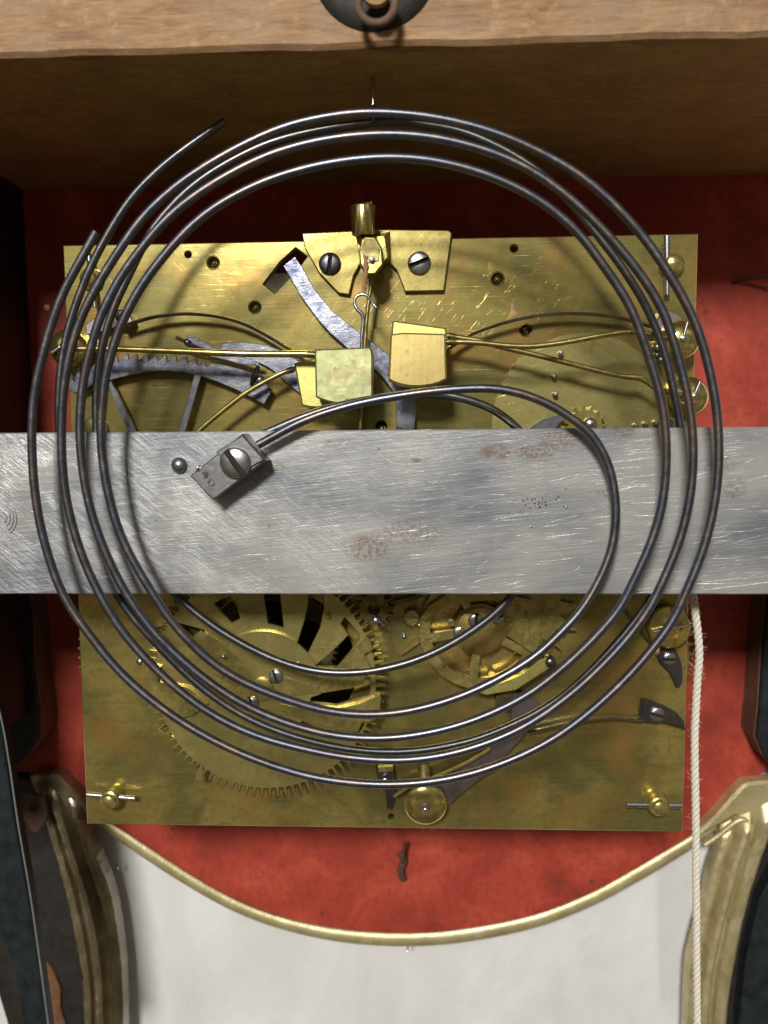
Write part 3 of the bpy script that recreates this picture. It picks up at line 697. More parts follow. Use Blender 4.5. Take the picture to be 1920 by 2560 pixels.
# ================================================================ COTTON CORD
cp = [(1728,1400,-120),(1731,1470,-120),(1734,1500,-120),(1739,1539,-120),(1745,1586,-120),(1748,1640,-120),(1744,1692,-120),(1740,1762,-120),(1737,1833,-120),(1737,1903,-120),(1738,1960,-120),(1739,2019,-120),(1740,2109,-120),(1740,2198,-120),(1741,2288,-120),(1741,2377,-120),(1742,2467,-120),(1743,2600,-120)]
C = catmull([at(*p) for p in cp], 30)
cord = tag(empty('cotton_cord', C[0]), 'cream twisted cotton cord hanging down the right side of the brass plate', 'cord')
L = [0]
for a, b in zip(C, C[1:]): L.append(L[-1] + (b - a).length)
fz = Geo()
for s in range(3):
    pts = []
    for i, c in enumerate(C):
        a = -L[i] / 44 * 2 * math.pi + s * 2 * math.pi / 3
        pts.append(c + Vector((math.cos(a) * 4.6, math.sin(a) * 4.6, 0)))
    Geo().tube(pts, 5.1, 9).obj('strand', 'cotton', cord, auto=80)
random.seed(5)
for k in range(260):
    i = random.randrange(20, len(C) - 2); a = random.uniform(0, 2 * math.pi)
    d = Vector((math.cos(a), math.sin(a), random.uniform(-0.7, 0.7)))
    ln = random.choice((5, 6, 8, 10, 16)); p = C[i] + d * 8
    q = p + d * ln * 0.5 + Vector((random.uniform(-2, 2), 0, random.uniform(-3, 3))); r = p + d * ln + Vector((0, 0, random.uniform(-6, 6)))
    fz.tube([p, q, r], 0.2, 3, cap=False)
tag(fz.obj('fuzz', 'cotton', cord), kind='stuff')

# ================================================================ MOVEMENT
mv = tag(empty('clock_movement', at(960, 2070, 0)), 'brass bracket clock movement with a large square front plate, toothed wheels, steel rack and hammers', 'clock movement')
W2, H2 = 775.0, 745.5
# holes through the front plate
holes = []
T = px2([(739, 619), (768, 641), (746, 670), (687, 733), (658, 710), (700, 655)], 0); holes.append(T)
def hole(px, py, r):
    c = at(px, py, 0); holes.append(circ(c.x, c.z, r * uscale(), 24))
hole(470, 636, 8); hole(1285, 621, 9); hole(978, 2043, 8); hole(953, 1066, 14)
sinks = [(533, 657, 15), (637, 768, 15), (1244, 697, 16), (1315, 826, 15)]
for s_ in sinks: hole(*s_)
cw = at(662, 1701, 0)
ca = at(690, 1668, 0); holes.append(circ(ca.x, ca.z, 205, 60))
g = Geo().prism([(-W2, -H2), (W2, -H2), (W2, H2), (-W2, H2)], 0, 20, 2.2, holes)
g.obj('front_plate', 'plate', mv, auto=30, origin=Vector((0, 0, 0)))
for (x, y, r) in sinks:
    c = at(x, y, 0); R = r * uscale()
    Geo().lathe(c + Vector((0, 14, 0)), [(R, -10), (R, 12), (R * 0.93, 13.5), (R * 0.75, 7), (R * 0.45, 3), (R * 0.40, 3), (R * 0.38, 8), (R * 0.2, 10), (0, 10.5)], (0, -1, 0), 24).obj('pivot_sink', 'brass_dark', mv, auto=40)
c = at(1484, 981, -16)
Geo().lathe(at(1470, 980, 0), [(11, -2), (11, 1.5), (9, 2)], (0, -1, 0), 20).obj('plug', 'brass_dark', mv, auto=40)
# back plate and pillars
Geo().prism([(-W2 + 6, -H2 + 6), (W2 - 6, -H2 + 6), (W2 - 6, H2 - 6), (-W2 + 6, H2 - 6)], 330, 26, 2).obj('back_plate', 'brass_shade', mv, auto=30)
for (x, z) in ((-715, -680), (715, -680), (690, 640), (-690, 600)):
    Geo().lathe(Vector((x, 26, z)), [(26, 0), (26, -12), (16, -24), (22, -150), (16, -280), (26, -292), (26, -303.9)], (0, -1, 0), 24).obj('pillar', 'brass', mv, auto=40)
# wheels between the plates, whose teeth peep out at the sides
for (px, py, R, n_) in ((445, 1640, 272, 66), (1480, 1640, 262, 62)):
    c = at(px, py, 70); Geo().prism(gear(c.x, c.z, R - 12, R, n_), 70, 26, 1).obj('barrel_wheel', 'brass', mv, auto=30)
    Geo().lathe(Vector((c.x, 97, c.z)), [(200, 0), (200, -228), (60, -229)], (0, -1, 0), 48).obj('barrel', 'brass_dark', mv, auto=40)
c = at(690, 1620, 60)
Geo().prism(gear(c.x, c.z, 150, 162, 60), 120, 16, 1, [circ(c.x + 80 * math.cos(a), c.z + 80 * math.sin(a), 40, 20) for a in (0.3, 1.87, 3.44, 5.0)]).obj('train_wheel', 'brass_dark', mv, auto=30)

# ---- studs with taper pins
def stud(px, py, tip, r, pin, horn=True, name='pillar_end'):
    b = at(px, py, 0); u = uscale(); t = tip
    o = Geo().lathe(b, [(r * u * 1.0, 0), (r * u * 1.0, 10), (r * u * 0.97, 12), (r * u * 0.95, t - 22), (r * u * 0.86, t - 12), (r * u * 0.72, t - 10), (r * u * 0.68, t - 4), (r * u * 0.52, t), (0, t + 1.5)], (0, -1, 0), 32).obj(name, 'brass', mv, auto=45)
    y = -t * 0.55
    p = [at(pin[0], pin[1], y), at(pin[2], pin[3], y)]
    Geo().tube([p[0], p[0].lerp(p[1], 0.5), p[1]], [pin[4], (pin[4] + pin[5]) / 2, pin[5]], 12).obj('taper_pin', 'steel', o, auto=50)
    return o
stud(1637, 2000, 52, 29, (1567, 2011, 1703, 2013, 7.5, 8.5))
stud(287, 1986, 50, 28, (219, 1986, 337, 1996, 7, 6))
stud(1676, 664, 34, 30, (1667, 590, 1668, 738, 9, 6.5))
stud(232, 700, 34, 28, (222, 634, 238, 768, 7, 6))

# ---- top bracket (suspension cock)
br = poly('suspension_bracket', [(755, 583), (878, 577), (944, 573), (1121, 575), (1130, 582), (1110, 727), (1012, 729), (1004, 708), (991, 675), (976, 660), (962, 654), (900, 660), (884, 690), (873, 737), (846, 733), (797, 682), (761, 619)], -16, 15.5, 'bracket', mv, 2.5)
br['label'] = 'brass bracket screwed on the top edge of the plate'
screw(825, 660, -17, 27, 84, br, dark=True); screw(1048, 658, -17, 28, 20, br)
# arm reaching forward and the post
def quad_loft(name, secs, mat, parent, auto=30):
    g = Geo(); m = len(secs[0]); vs = [v for s_ in secs for v in s_]; fs = []
    for i in range(len(secs) - 1):
        for k in range(m): fs.append((i * m + k, i * m + (k + 1) % m, (i + 1) * m + (k + 1) % m, (i + 1) * m + k))
    fs.append(tuple(range(m))); fs.append(tuple((len(secs) - 1) * m + k for k in range(m)))
    return g.add(vs, fs).obj(name, mat, parent, auto=auto)
sq = lambda pts, Y: [at(x, y, Y) for x, y in pts]
quad_loft('bracket_arm', [sq([(905, 585), (975, 578), (975, 650), (958, 660), (900, 650)], -16), sq([(890, 592), (960, 590), (968, 640), (950, 670), (905, 660)], -75)], 'brass', br)
bl = quad_loft('cock_block', [sq([(898, 620), (900, 596), (915, 590), (940, 592), (956, 622), (957, 668), (938, 688), (912, 688), (899, 662)], -72),
                         sq([(898, 620), (901, 598), (912, 592), (938, 593), (953, 622), (956, 664), (936, 686), (912, 686), (900, 660)], -118),
                         sq([(901, 622), (906, 600), (914, 594), (936, 595), (951, 622), (954, 660), (936, 682), (918, 682), (903, 658)], -124)], 'brass', br)
c = at(906, 558, -96)
poly('shade_face', [(901, 624), (913, 597), (936, 598), (950, 622), (946, 652), (916, 658)], -127, 3, 'brass_dark', br, 0.8)  # darker brass paints the shade of a down-facing facet
t_ = at(909, 523, -96); b_ = at(908, 590, -96)
Geo().lathe(b_, [(22, 0), (26.5, 2), (31, 62), (29.5, 66), (16, 67)], (t_ - b_) + Vector((0, -3, 0)), 28).obj('thimble', 'bright_brass', br, auto=45)
Geo().lathe(at(930, 650, -126), [(7, -2), (7, 3), (3, 4)], (0, -1, 0), 14).obj('cock_pin', 'dark_steel', br, auto=45)

# ---- suspension thread, hook and brass rod
th = tag(empty('suspension_thread', at(918, 516, -96)), 'short twisted brown thread hanging out of the brass thimble at top centre', 'thread')
base = catmull([at(914, 640, -128), at(914, 680, -132), at(911, 710, -132), at(909, 738, -132)], 14)
for s in range(2):
    pts = [p + Vector((math.cos(i / 2.6 + s * math.pi) * 2.8, math.sin(i / 2.6 + s * math.pi) * 2.8, 0)) for i, p in enumerate(base)]
    Geo().tube(pts, 3.3, 7).obj('strand', 'thread', th, auto=80)
g = Geo(); random.seed(2)
for k in range(26):
    p = at(917, 524, -96) + Vector((random.uniform(-8, 8), random.uniform(-6, 6), 0)); q = p + Vector((random.uniform(-5, 5), random.uniform(-5, 5), random.uniform(8, 17)))
    g.tube([p, (p + q) / 2 + Vector((random.uniform(-4, 4), 0, 0)), q], 1.8, 5)
tag(g.obj('frayed_end', 'copper', th, auto=80), kind='stuff')
hk = [(904, 872, -134), (904, 850, -134), (906, 824, -134), (908, 799, -134), (904, 784, -134), (893, 773, -134), (886, 757, -134), (891, 742, -134), (903, 736, -134), (915, 738, -134), (925, 747, -134), (932, 759, -134), (940, 769, -134)]
tag(wire('hook', [(*p, 4.3 if p[1] > 760 else 3.6) for p in hk], 'blue_steel', None, 4, 10, 8), 'small open blue steel hook hanging on the brown thread above the hammers', 'hook')
tag(wire('pendulum_rod', [(930, 700, -60, 5), (918, 783, -60, 5), (913, 850, -60, 5), (906, 960, -60, 5), (900, 1090, -60, 5)], 'wire_brass', None, 5, 10, 3), 'thin brass rod running down behind the blue steel hook', 'rod')

# ---- rack (toothed steel quadrant)
tips = [(197, 919), (222, 908), (246, 900), (270, 894), (293, 890), (319, 883), (342, 885), (367, 888), (391, 887), (415, 887), (439, 888), (466, 890), (490, 897), (513, 903)]
top = [(174, 950), (179, 943), (186, 954)]
for i, (x, y) in enumerate(tips):
    top += [(x - 4, y + 1), (x, y), (x + 3, y + 16)]
top += [(530, 907), (560, 912), (600, 922), (634, 932), (652, 948), (681, 974)]
low = [(660, 1011), (622, 990), (592, 975), (545, 955), (508, 942), (494, 938), (455, 930), (415, 927), (367, 929), (319, 939), (275, 950), (232, 962), (193, 980), (184, 984), (174, 978), (170, 965)]
rk = poly('rack', top + low, -34, 9, 'blue_steel', mv, 1.2)
rk['label'] = 'toothed quadrant of blued polished steel'
def strip(name, a, b, w0, w1, Y, th_, mat, parent):
    a = Vector(a); b = Vector(b); d = (b - a).normalized(); n_ = Vector((-d.y, d.x))
    return poly(name, [tuple(a + n_ * w0 / 2), tuple(b + n_ * w1 / 2), tuple(b - n_ * w1 / 2), tuple(a - n_ * w0 / 2)], Y, th_, mat, parent, 1.0)
strip('rack_spoke', (272, 955), (345, 1110), 13, 18, -33.4, 8, 'blue_steel', rk)
strip('rack_spoke', (495, 934), (448, 1105), 17, 15, -33.4, 8, 'blue_steel', rk)
wire('rack_pin', [(646, 913, -58, 5.5), (639, 935, -54, 6), (632, 950, -40, 6), (630, 962, -30, 6)], 'dark_steel', rk, 6, 10)
Geo().lathe(at(650, 950, -34), [(12, 0), (12, 6), (8, 11), (0, 12)], (0, -1, 0), 20).obj('rack_stud', 'block_steel', rk, auto=50)
# ---- levers
lv = poly('lifting_lever', [(737, 641), (756, 668), (768, 692), (781, 715), (804, 746), (831, 777), (889, 824), (969, 885), (1000, 915), (1020, 950), (1045, 990), (1041, 1020), (1036, 1075), (991, 1075), (991, 1015), (980, 975), (958, 945), (940, 925), (860, 863), (824, 831), (800, 805), (781, 780), (752, 740), (727, 697), (708, 664)], -28, 10, 'blue_steel', mv, 1.2)
lv['label'] = 'long curved steel lever reaching into the slot'
poly('warning_lever', [(553, 866), (557, 859), (580, 856), (604, 855), (640, 859), (670, 864), (706, 878), (745, 893), (830, 915), (905, 935), (905, 1000), (830, 1000), (745, 981), (691, 934), (670, 918), (650, 908), (600, 893), (565, 884), (552, 876)], -16, 9, 'blue_steel', mv, 1.2)
dt = poly('detent_lever', [(466, 842), (472, 838), (481, 839), (496, 847), (522, 860), (550, 877), (590, 888), (650, 906), (648, 911), (637, 912), (604, 911), (572, 902), (528, 892), (513, 877), (480, 872), (464, 864)], -46, 9, 'blue_steel', mv, 1.2)
Geo().lathe(at(471, 857, -46), [(9, 0), (8.5, 12), (5, 15), (0, 15.5)], (0, -1, 0), 18).obj('pivot_stud', 'dark_steel', dt, auto=50)
wire('taper_pin', [(440, 843, -54, 4.5), (470, 857, -54, 4), (516, 876, -54, 3)], 'rust', dt, 4, 8, 2)
# ---- spring strips
wire('long_spring', [(300, 818, -40), (330, 808, -40), (380, 794, -40), (420, 788, -40), (463, 785, -40), (507, 787, -40), (561, 795, -40), (615, 812, -40), (670, 841, -40), (732, 880, -40), (790, 925, -40)], 'block_steel', mv, 4.2, 8, 8, flat=2.6)
sb = poly('spring_foot', [(213, 812), (228, 800), (252, 786), (290, 776), (322, 782), (333, 804), (322, 820), (290, 818), (262, 825), (236, 838), (216, 836)], -28, 28, 'mauve_steel', mv, 2)
screw(304, 790, -29, 16, 60, sb, dark=True)
wire('long_spring', [(1070, 905, -40), (1121, 872, -40), (1161, 846, -40), (1200, 827, -40), (1265, 806, -40), (1330, 792, -40), (1400, 785, -40), (1470, 785, -40), (1540, 793, -40), (1600, 808, -40), (1650, 824, -40)], 'block_steel', mv, 4.2, 8, 8, flat=2.6)
poly('spring_foot', [(1640, 806), (1652, 778), (1672, 774), (1700, 788), (1712, 808), (1690, 822), (1660, 830), (1640, 824)], -28, 28, 'mauve_steel', mv, 2)

# ---- bosses with pins at the arbors
def boss(px, py, r, Y, pin, mat='brass', depth=60, tilt=0, dome=True):
    c = at(px, py, Y); R = r * uscale(Y)
    pr = [(R * 0.5, -depth), (R * 0.92, -depth + 6), (R * 0.96, -10), (R, -4), (R, 2), (R * 0.94, 7)] + ([(R * 0.8, 13), (R * 0.55, 20), (R * 0.3, 23), (0, 24)] if dome else [(R * 0.55, 10), (R * 0.5, 4), (R * 0.30, 6), (R * 0.28, 14), (0, 15)])
    o = Geo().lathe(c, pr, (0.0 + tilt, -1, 0.03), 40).obj('arbor_boss', mat, mv, auto=45)
    if pin: wire('cross_pin', [(pin[0], pin[1], Y - (26 if dome else 20), pin[4]), (pin[2], pin[3], Y - 26 + (0 if dome else 6), pin[4] * 0.8)], 'steel', o, 4, 8, 1)
    o.data.materials[0] = M['bright_brass']
    return o
boss(171, 870, 46, -60, (130, 882, 150, 868, 4.5))
boss(1702, 850, 47, -60, (1719, 806, 1707, 848, 4))
boss(1722, 992, 48, -50, (1750, 954, 1735, 990, 4))
Geo().lathe(at(1708, 846, -86), [(7, -3), (7, 5), (3, 7)], (0, -1, 0), 14).obj('arbor_tip', 'steel', mv, auto=50)
Geo().lathe(at(1735, 990, -76), [(6, -3), (6, 5), (3, 7)], (0, -1, 0), 14).obj('arbor_tip', 'steel', mv, auto=50)
boss(1673, 1567, 54, -34, (1632, 1580, 1720, 1564, 3.6), dome=False, depth=30)
# small steel knuckles by the right arbor
for (x, y, r) in ((1634, 842, 9), (1644, 868, 10), (1652, 900, 9), (1640, 888, 7)):
    Geo().lathe(at(x, y, -45), [(r, -20), (r, 4), (r * 0.6, 8), (0, 9)], (0, -1, 0), 14).obj('arbor_collar', 'block_steel', mv, auto=50)

# ---- hammers
def hammer(head, Yh, th_, mat, label, arm, ar, flat=1.0, sm=1):
    o = poly('hammer_head', head, Yh, th_, mat, mv, 4); o['label'] = label
    P_2 = [(p[0], p[1], Yh + th_ * 0.45, (p[2] if len(p) > 2 else ar) * 1.15) for p in arm]
    a_, b_ = P_2[1], P_2[2]
    wire('arm_sleeve', [(a_[0], a_[1], a_[2], ar * 1.5), ((a_[0] + b_[0]) / 2, (a_[1] + b_[1]) / 2, a_[2], ar * 1.35)], 'brass_dark', o, ar, 12, 1)
    wire('hammer_arm', P_2, 'wire_brass', o, ar, 12, 8, flat)
    return o
hammer([(786, 873), (927, 867), (932, 885), (932, 992), (918, 1000), (900, 1005), (876, 1009), (850, 1010), (825, 1006), (804, 1000), (789, 993)], -150, 52, 'brass_green', 'greenish square brass hammer head', [(800, 887), (786, 887), (755, 885, 7), (700, 885, 7), (600, 884, 7), (520, 881, 7), (420, 877, 6.5), (340, 874), (280, 872), (185, 872)], 6)
hammer([(735, 908), (790, 894), (826, 900), (830, 1012), (812, 1018), (792, 1020), (770, 1018), (754, 1014)], -88, 44, 'brass_yellow', 'sallow yellow brass hammer head behind the greenish one', [(750, 918), (733, 923), (702, 934), (659, 956), (615, 982), (572, 1014), (528, 1050), (490, 1084), (440, 1130)], 5.6)
hammer([(976, 835), (1010, 831), (1114, 834), (1117, 948), (1100, 957), (1081, 963), (1053, 967), (1027, 967), (1005, 963), (985, 957), (971, 949)], -178, 56, 'brass_fresh', 'bright yellow brass hammer head, rounded below', [(1100, 857), (1121, 855), (1160, 855), (1200, 857), (1265, 864), (1310, 866), (1352, 864), (1417, 855), (1504, 839), (1569, 830), (1620, 834), (1690, 850)], 5.4)
hammer([(981, 804), (986, 801), (1115, 819), (1120, 850), (1110, 930), (1010, 950), (968, 936)], -112, 44, 'brass_yellow', 'pale brass hammer head peeping out behind the bright one', [(1100, 838), (1121, 840), (1160, 846), (1200, 852), (1248, 866), (1290, 876), (1330, 885), (1417, 907), (1504, 929), (1560, 941), (1596, 944, 6.5), (1620, 956), (1650, 975), (1715, 990)], 5.6)

# ---- big toothed wheel at lower left with pierced arms
Yw = -54
cw = at(662, 1701, Yw); u = uscale(Yw)
def wp(l): return px2(l, Yw)
slots = [[(655, 1470), (697, 1470), (709, 1570), (688, 1564), (670, 1560)],
 [(772, 1470), (806, 1470), (809, 1520), (800, 1568), (768, 1635), (742, 1611), (761, 1552), (769, 1513)],
 [(861, 1544), (876, 1559), (896, 1583), (898, 1598), (870, 1635), (842, 1667), (788, 1665), (824, 1635), (855, 1605), (871, 1588), (852, 1560)],
 [(909, 1695), (926, 1693), (926, 1722), (922, 1737), (840, 1763), (762, 1754), (757, 1736), (814, 1732), (879, 1722)],
 [(771, 1689), (792, 1689), (775, 1709)],
 [(535, 1509), (572, 1488), (590, 1513), (600, 1546), (579, 1557), (557, 1533)],
 [(444, 1557), (511, 1576), (490, 1600), (464, 1578)],
 [(694, 1791), (716, 1774), (720, 1780), (706, 1795), (748, 1802), (792, 1819), (779, 1827), (727, 1813), (712, 1804)],
 [(898, 1808), (911, 1811), (892, 1837), (885, 1832)],
 [(395, 1705), (400, 1705), (405, 1754), (401, 1754)],
 [(397, 1822), (411, 1811), (447, 1840), (440, 1845), (420, 1835)],
 [(495, 1908), (505, 1919), (505, 1948), (491, 1948)],
 [(400, 1540), (418, 1552), (398, 1566), (388, 1560)]]
gw = Geo().prism(gear(cw.x, cw.z, 288 * u, 311 * u, 92, rot=0.01), Yw, 12, 2.0, [wp(s_) for s_ in slots])
o = gw.obj('large_wheel', 'brass', mv, auto=30, origin=Vector((cw.x, Yw, cw.z)))
M['turned'] = brass('turned_brass', (0.60, 0.51, 0.19), (0.38, 0.33, 0.12), (0.20, 0.32), 0.78, 0.0, 0.3, 0.55, turned=(0, 0), blotch=120)
o.data.materials[0] = M['turned']
big = o
c = at(657, 1722, Yw - 10)
pts = []
for k in range(72):
    a = 2 * math.pi * k / 72; R = 150 * u
    if 20 <= k <= 70: R = (150 - 1.2 * ((k - 20) // 9) * 4) * u
    pts.append((c.x + R * math.cos(a), c.z + R * math.sin(a)))
o = Geo().prism(pts, Yw - 11, 10.5, 1.2).obj('snail_disc', M['turned'], big, auto=30, origin=Vector((c.x, Yw - 10, c.z)))
poly('star_arm', [(919, 1590), (934, 1622), (911, 1637), (925, 1665), (914, 1690), (910, 1712), (879, 1720), (814, 1731), (770, 1736), (720, 1742), (700, 1740), (700, 1690), (740, 1702), (775, 1713), (800, 1696), (842, 1667), (880, 1628)], Yw - 13, 12, 'brass', big, 1.2)
poly('star_arm', [(953, 1736), (950, 1775), (948, 1792), (925, 1806), (905, 1806), (895, 1832), (840, 1824), (760, 1802), (700, 1775), (700, 1760), (760, 1772), (842, 1773), (900, 1760)], Yw - 13, 12, 'brass', big, 1.2)
poly('star_arm', [(470, 1600), (500, 1577), (540, 1600), (600, 1650), (620, 1700), (590, 1720), (540, 1690), (500, 1650)], Yw - 12, 11, 'brass', big, 1.2)
poly('star_arm', [(360, 1660), (400, 1668), (395, 1705), (470, 1720), (520, 1760), (480, 1790), (420, 1800), (404, 1756), (372, 1740)], Yw - 12, 11, 'brass', big, 1.2)
screw(690, 1691, Yw - 12, 19, -70, big); screw(650, 1714, Yw - 14, 17, -85, big); screw(629, 1757, Yw - 20, 17, -75, big)
Geo().lathe(at(655, 1722, Yw - 11), [(30, 0), (29, 8), (22, 10)], (0, -1, 0), 28).obj('wheel_collet', 'brass', big, auto=45)
Geo().lathe(at(352, 1653, Yw - 4), [(9, -30), (9, 8), (4, 12)], (0, -1, 0), 14).obj('steel_pin', 'steel', mv, auto=45)
# pinion that drives it
c = at(935, 1522, -52)
pn = Geo().prism(gear(c.x, c.z, 38, 50, 14), -56, 30, 1.2, [circ(c.x, c.z, 15, 16)]).obj('pinion', 'brass_dark', mv, auto=30)
Geo().lathe(at(940, 1549, -60), [(12, -20), (11, 12), (7, 16), (0, 17)], (0, -1, 0), 18).obj('arbor', 'steel', pn, auto=45)
wire('cross_pin', [(932, 1536, -74), (962, 1566, -70)], 'blue_steel', pn, 3.2, 8, 1)
# bits of plate-work between the two lower wheels
poly('bridge_piece', [(985, 1503), (1055, 1484), (1058, 1492), (1015, 1508), (985, 1515)], -30, 12, 'brass_dark', mv, 1.2)
poly('lower_plate_piece', [(1046, 1560), (1062, 1600), (1003, 1640), (996, 1634), (1044, 1594)], -14, 10, 'orange_brass', mv, 1.2)

# ---- crossed-out wheel at lower right
Yc = -42; c = at(1200, 1575, Yc); u = uscale(Yc)
def arcpts(cx, cz, r, a0, a1, n_): return [(cx + r * math.cos(a0 + (a1 - a0) * k / n_), cz + r * math.sin(a0 + (a1 - a0) * k / n_)) for k in range(n_ + 1)]
hs = []
for k in range(5):
    a0 = math.radians(-98 + 72 * k) + 0.10; a1 = a0 + math.radians(72) - 0.20
    hs.append(arcpts(c.x, c.z, 125 * u, a0, a1, 14) + arcpts(c.x, c.z, 66 * u, a1 - 0.06, a0 + 0.06, 8))
rw = Geo().prism(circ(c.x, c.z, 154 * u, 96), Yc, 16, 1.5, hs).obj('spoked_wheel', 'brass', mv, auto=30)
Geo().lathe(Vector((c.x, Yc - 0.5, c.z)), [(62 * u, -8), (61 * u, 7), (58 * u, 9)], (0, -1, 0), 48).obj('hub_disc', 'orange_brass', rw, auto=40)
screw(1149, 1582, Yc - 8, 17, 60, rw); screw(1190, 1552, Yc - 8, 20, 85, rw); screw(1243, 1545, Yc - 8, 17, 30, rw)
Geo().lathe(at(1128, 1556, Yc - 8), [(9, 0), (9, 3), (5, 4)], (0, -1, 0), 18).obj('steady_pin', 'brass', rw, auto=45)
cs = at(1330, 1530, -28); pts = []
for k in range(24):
    a = 2 * math.pi * k / 24 + 0.13; R = (120 if k % 2 == 0 else 72)
    pts.append((cs.x + R * math.cos(a), cs.z + R * math.sin(a)))
Geo().prism(pts, -30, 8, 1).obj('star_wheel', 'brass', mv, auto=30)
poly('jumper_arm', [(1180, 1725), (1215, 1738), (1290, 1725), (1372, 1672), (1380, 1655), (1366, 1645), (1350, 1650), (1300, 1690), (1240, 1712)], -52, 9, 'brass_yellow', mv, 1.2)
Geo().lathe(at(1376, 1656, -52), [(13, -30), (13, 4), (9, 8), (0, 9)], (0, -1, 0), 20).obj('jumper_stud', 'dark_steel', mv, auto=45)
wire('jumper_spring', [(1355, 1683, -40), (1372, 1668, -40), (1392, 1664, -40), (1403, 1668, -40)], 'mauve_steel', mv, 4, 8, flat=2.2)
poly('set_plate', [(1238, 1745), (1246, 1733), (1290, 1722), (1292, 1735), (1270, 1780), (1240, 1775)], -20, 8, 'brass_dark', mv, 1)
poly('sprung_tooth', [(1212, 1705), (1225, 1672), (1250, 1690), (1240, 1712)], -24, 8, 'orange_brass', mv, 1)

for (x, y, r, m_) in ((1290, 1500, 44, 'orange_brass'), (1030, 1545, 26, 'brass')):
    c = at(x, y, -24); Geo().prism(gear(c.x, c.z, r - 7, r, 18), -24, 10, 1).obj('small_wheel', m_, mv, auto=30)
poly('wheel_bridge', [(1120, 1484), (1250, 1484), (1330, 1500), (1352, 1530), (1330, 1538), (1296, 1512), (1240, 1500), (1160, 1506), (1090, 1530), (1064, 1552), (1050, 1546), (1070, 1516)], -64, 8, 'orange_brass', mv, 1.5)
poly('detent_blade', [(1330, 1560), (1342, 1552), (1415, 1578), (1410, 1590), (1350, 1582)], -22, 7, 'brass', mv, 1)
poly('detent_blade', [(1268, 1590), (1282, 1576), (1362, 1632), (1352, 1646)], -56, 8, 'brass', mv, 1)
for (x, y, r) in ((1010, 1590, 6), (1048, 1562, 7), (1395, 1500, 7), (745, 1660, 5), (820, 1540, 5), (560, 1640, 6)):
    Geo().lathe(at(x, y, -2 if x > 900 else Yw - 12), [(r, -3), (r, 5), (r * 0.6, 8), (0, 9)], (0, -1, 0), 14).obj('rivet_head', 'steel' if r > 5 else 'brass', mv, auto=45)
Geo().prism(px2([(1040, 1484), (1400, 1484), (1400, 1600), (1330, 1690), (1180, 1720), (1060, 1660)], -6), -6, 5.5, 1).obj('wheel_sink_plate', 'orange_brass', mv, auto=30)

# ---- strike disc with pins, upper right
Yd = -16; c = at(1455, 1060, Yd); u = uscale(Yd)
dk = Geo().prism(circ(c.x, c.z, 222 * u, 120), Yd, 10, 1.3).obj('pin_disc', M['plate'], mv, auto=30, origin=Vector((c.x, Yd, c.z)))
M['disc'] = brass('cross_brushed_brass', (0.54, 0.47, 0.17), (0.36, 0.32, 0.12), (0.20, 0.32), 0.72, -0.55, 0.3, 0.45); dk.data.materials[0] = M['disc']
for (x, y, m_) in ((1400, 884, 'steel'), (1383, 942, 'block_steel'), (1386, 986, 'block_steel'), (1586, 1064, 'steel'), (1611, 1060, 'steel'), (1636, 1056, 'steel')):
    Geo().lathe(at(x, y, Yd), [(6, 0), (6, 18), (4, 21), (0, 21.5)], (0, -1, 0), 14).obj('disc_pin', m_, dk, auto=45)
c = at(1462, 1068, -40); Geo().prism(gear(c.x, c.z, 42, 52, 16), -46, 28, 1.2).obj('centre_pinion', 'brass', dk, auto=30)
Geo().lathe(at(1474, 1060, -46), [(16, 0), (15, 9), (9, 14), (0, 15)], (0, -1, 0), 18).obj('centre_arbor', 'steel', dk, auto=45)
poly('disc_lever', [(1300, 1085), (1330, 1066), (1360, 1048), (1400, 1037), (1428, 1030), (1428, 1042), (1400, 1056), (1380, 1085)], -44, 8, 'blue_steel', mv, 1)
poly('disc_lever', [(1660, 1085), (1662, 1052), (1680, 1046), (1730, 1056), (1772, 1078), (1775, 1090)], -60, 8, 'block_steel', mv, 1)
Geo().lathe(at(954, 1072, 6), [(12, 0), (10, 3), (5, 9), (0, 10)], (0, -1, 0), 16).obj('pivot_tip', 'steel', mv, auto=45)
Geo().lathe(at(240, 1075, 0), [(34, -1), (34, 6), (30, 9)], (0, -1, 0), 30).obj('brass_collar', 'brass_dark', mv, auto=45)

# ---- lower right: clicks, springs, screw feet
ck = poly('click_blade', [(1642, 1640), (1652, 1628), (1663, 1624), (1692, 1626), (1700, 1645), (1707, 1668), (1707, 1706), (1699, 1720), (1690, 1717), (1683, 1700), (1675, 1682), (1654, 1663)], -14, 13, 'dark_steel', mv, 2)
screw(1673, 1647, -15, 17, 0, ck)
sf = poly('spring_foot', [(1607, 1752), (1620, 1752), (1632, 1756), (1661, 1767), (1692, 1783), (1711, 1803), (1715, 1826), (1692, 1817), (1661, 1808), (1640, 1810), (1607, 1804), (1599, 1788), (1604, 1770)], -22, 21, 'dark_steel', mv, 2.5)
screw(1642, 1786, -23, 19, -15, sf)
wire('flat_spring', [(1606, 1800, -18), (1570, 1797, -18), (1531, 1795, -18), (1482, 1798, -18), (1432, 1806, -18), (1366, 1820, -18), (1320, 1832, -18)], 'steel', sf, 3.8, 8, 8, flat=2.8)
ar = poly('steel_arm', [(1283, 1733), (1310, 1738), (1335, 1748), (1352, 1765), (1342, 1785), (1310, 1840), (1290, 1862), (1265, 1888), (1240, 1925), (1195, 1952), (1150, 1987), (1121, 2014), (1080, 2030), (1050, 2000), (1090, 1958), (1150, 1915), (1224, 1873), (1255, 1840), (1276, 1801), (1280, 1760)], -30, 12, 'mauve_steel', mv, 1.5)
ar['label'] = 'broad brown-tinted steel arm'
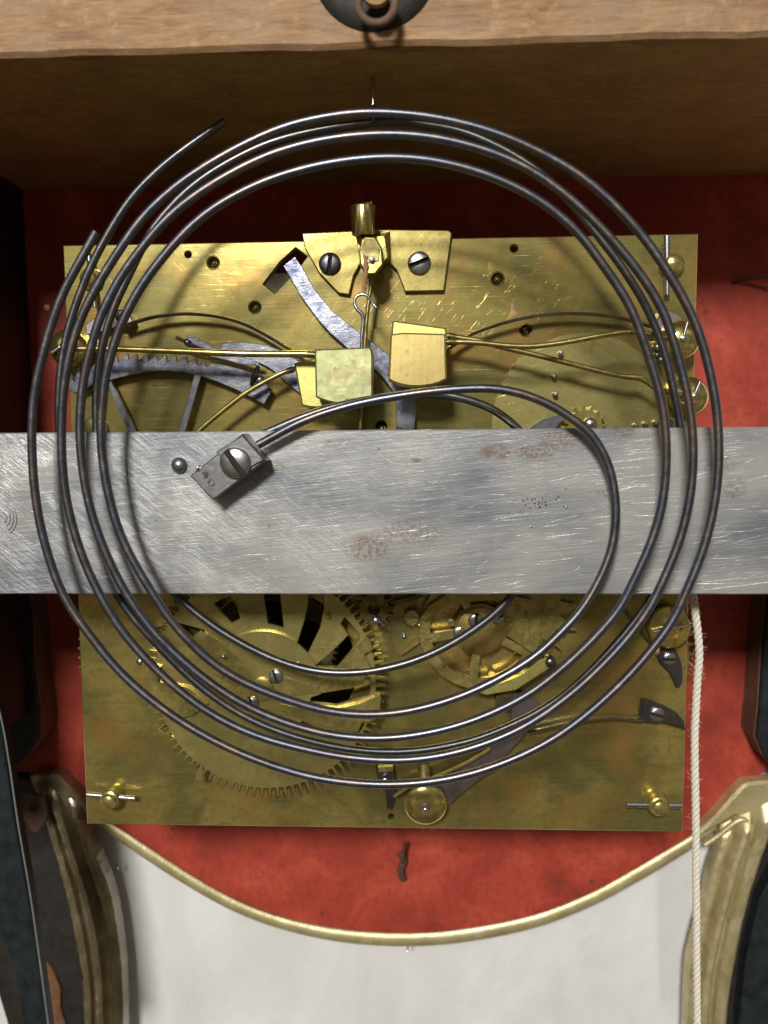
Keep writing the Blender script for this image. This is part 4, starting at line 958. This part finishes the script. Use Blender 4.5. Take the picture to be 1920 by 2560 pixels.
wire('brass_strip', [(985, 1990, -38), (1020, 1968, -38), (1060, 1953, -38), (1120, 1928, -38), (1170, 1905, -38), (1226, 1872, -38)], 'brass_fresh', ar, 3.6, 8, 8, flat=2.4)
dc = Geo().lathe(at(1064, 2010, -48), [(40, -44), (40, -6), (53, -4), (54, 0), (52, 4), (44, 9), (30, 13), (15, 15)], (0.02, -1, 0), 48).obj('arm_disc', 'bright_brass', mv, auto=35)
Geo().lathe(at(1063, 2014, -61), [(14, 0), (13, 6), (12, 9), (7.5, 10), (7.5, 24), (5, 27), (0, 27.5)], (0, -1, 0), 24).obj('disc_arbor', 'steel', dc, auto=45)
Geo().tube([at(1062, 1955, -40), at(1060, 1915, -16)], 16, 20).obj('brass_post', 'brass', mv, auto=45)
sp = Geo().prism(px2([(938, 1912), (955, 1905), (985, 1920), (991, 1950), (991, 1975), (986, 2005), (978, 2026), (968, 2021), (964, 1985), (960, 1965), (944, 1945)], -16), -16, 15, 3).obj('pointed_cock', 'dark_steel', mv, auto=35)
Geo().prism(px2([(945, 1919), (982, 1917), (983, 1929), (946, 1931)], -34), -34, 18, 1.5).obj('square_end', 'brass_fresh', sp, auto=35)
Geo().lathe(at(963, 1952, -30), [(12, -14), (12, 0), (10, 3), (9, 8), (5, 10)], (0, -1, 0), 20).obj('cock_screw', 'steel', sp, auto=45)
# dark strip drawn for a thin slot running down to the right boss
poly('dark_slot_line', [(1556, 1525), (1564, 1520), (1632, 1612), (1626, 1618)], -3, 2.6, 'dark_steel', mv, 0.6)

# small wear marks that stand on the surfaces
poly('copper_stain', [(1278, 755), (1284, 760), (1282, 770), (1290, 778), (1292, 786), (1280, 790), (1272, 787), (1276, 778)], -0.6, 0.55, 'copper', mv, 0.2, sm=3)
for (x, y, r) in ((1390, 2205, 5), (1400, 2206, 5), (1478, 2205, 6), (1486, 2203, 4), (1140, 2310, 4), (230, 1900, 3)):
    Geo().lathe(at(x, y, 450), [(r, -1), (r * 0.9, 0.8), (0, 1)], (0, -1, 0), 9).obj('paint_mark', 'rust', case, auto=40)
pit = Geo(); random.seed(11)
for k in range(26):
    x = 1345 + random.gauss(0, 26); y = 1255 + random.gauss(0, 18)
    pit.lathe(at(x, y, BY), [(random.uniform(1.5, 3.4), -0.5), (1.2, 0.7), (0, 0.8)], (random.uniform(-0.3, 0.3), -1, random.uniform(-0.3, 0.3)), 7)
tag(pit.obj('corrosion_pits', 'dark_steel', bar, auto=30), kind='stuff')

poly('stain_spot', [(858, 1006), (864, 998), (878, 996), (886, 1001), (884, 1006)], -150.5, 0.4, 'rust', bpy.data.objects['hammer_head'], 0.15)
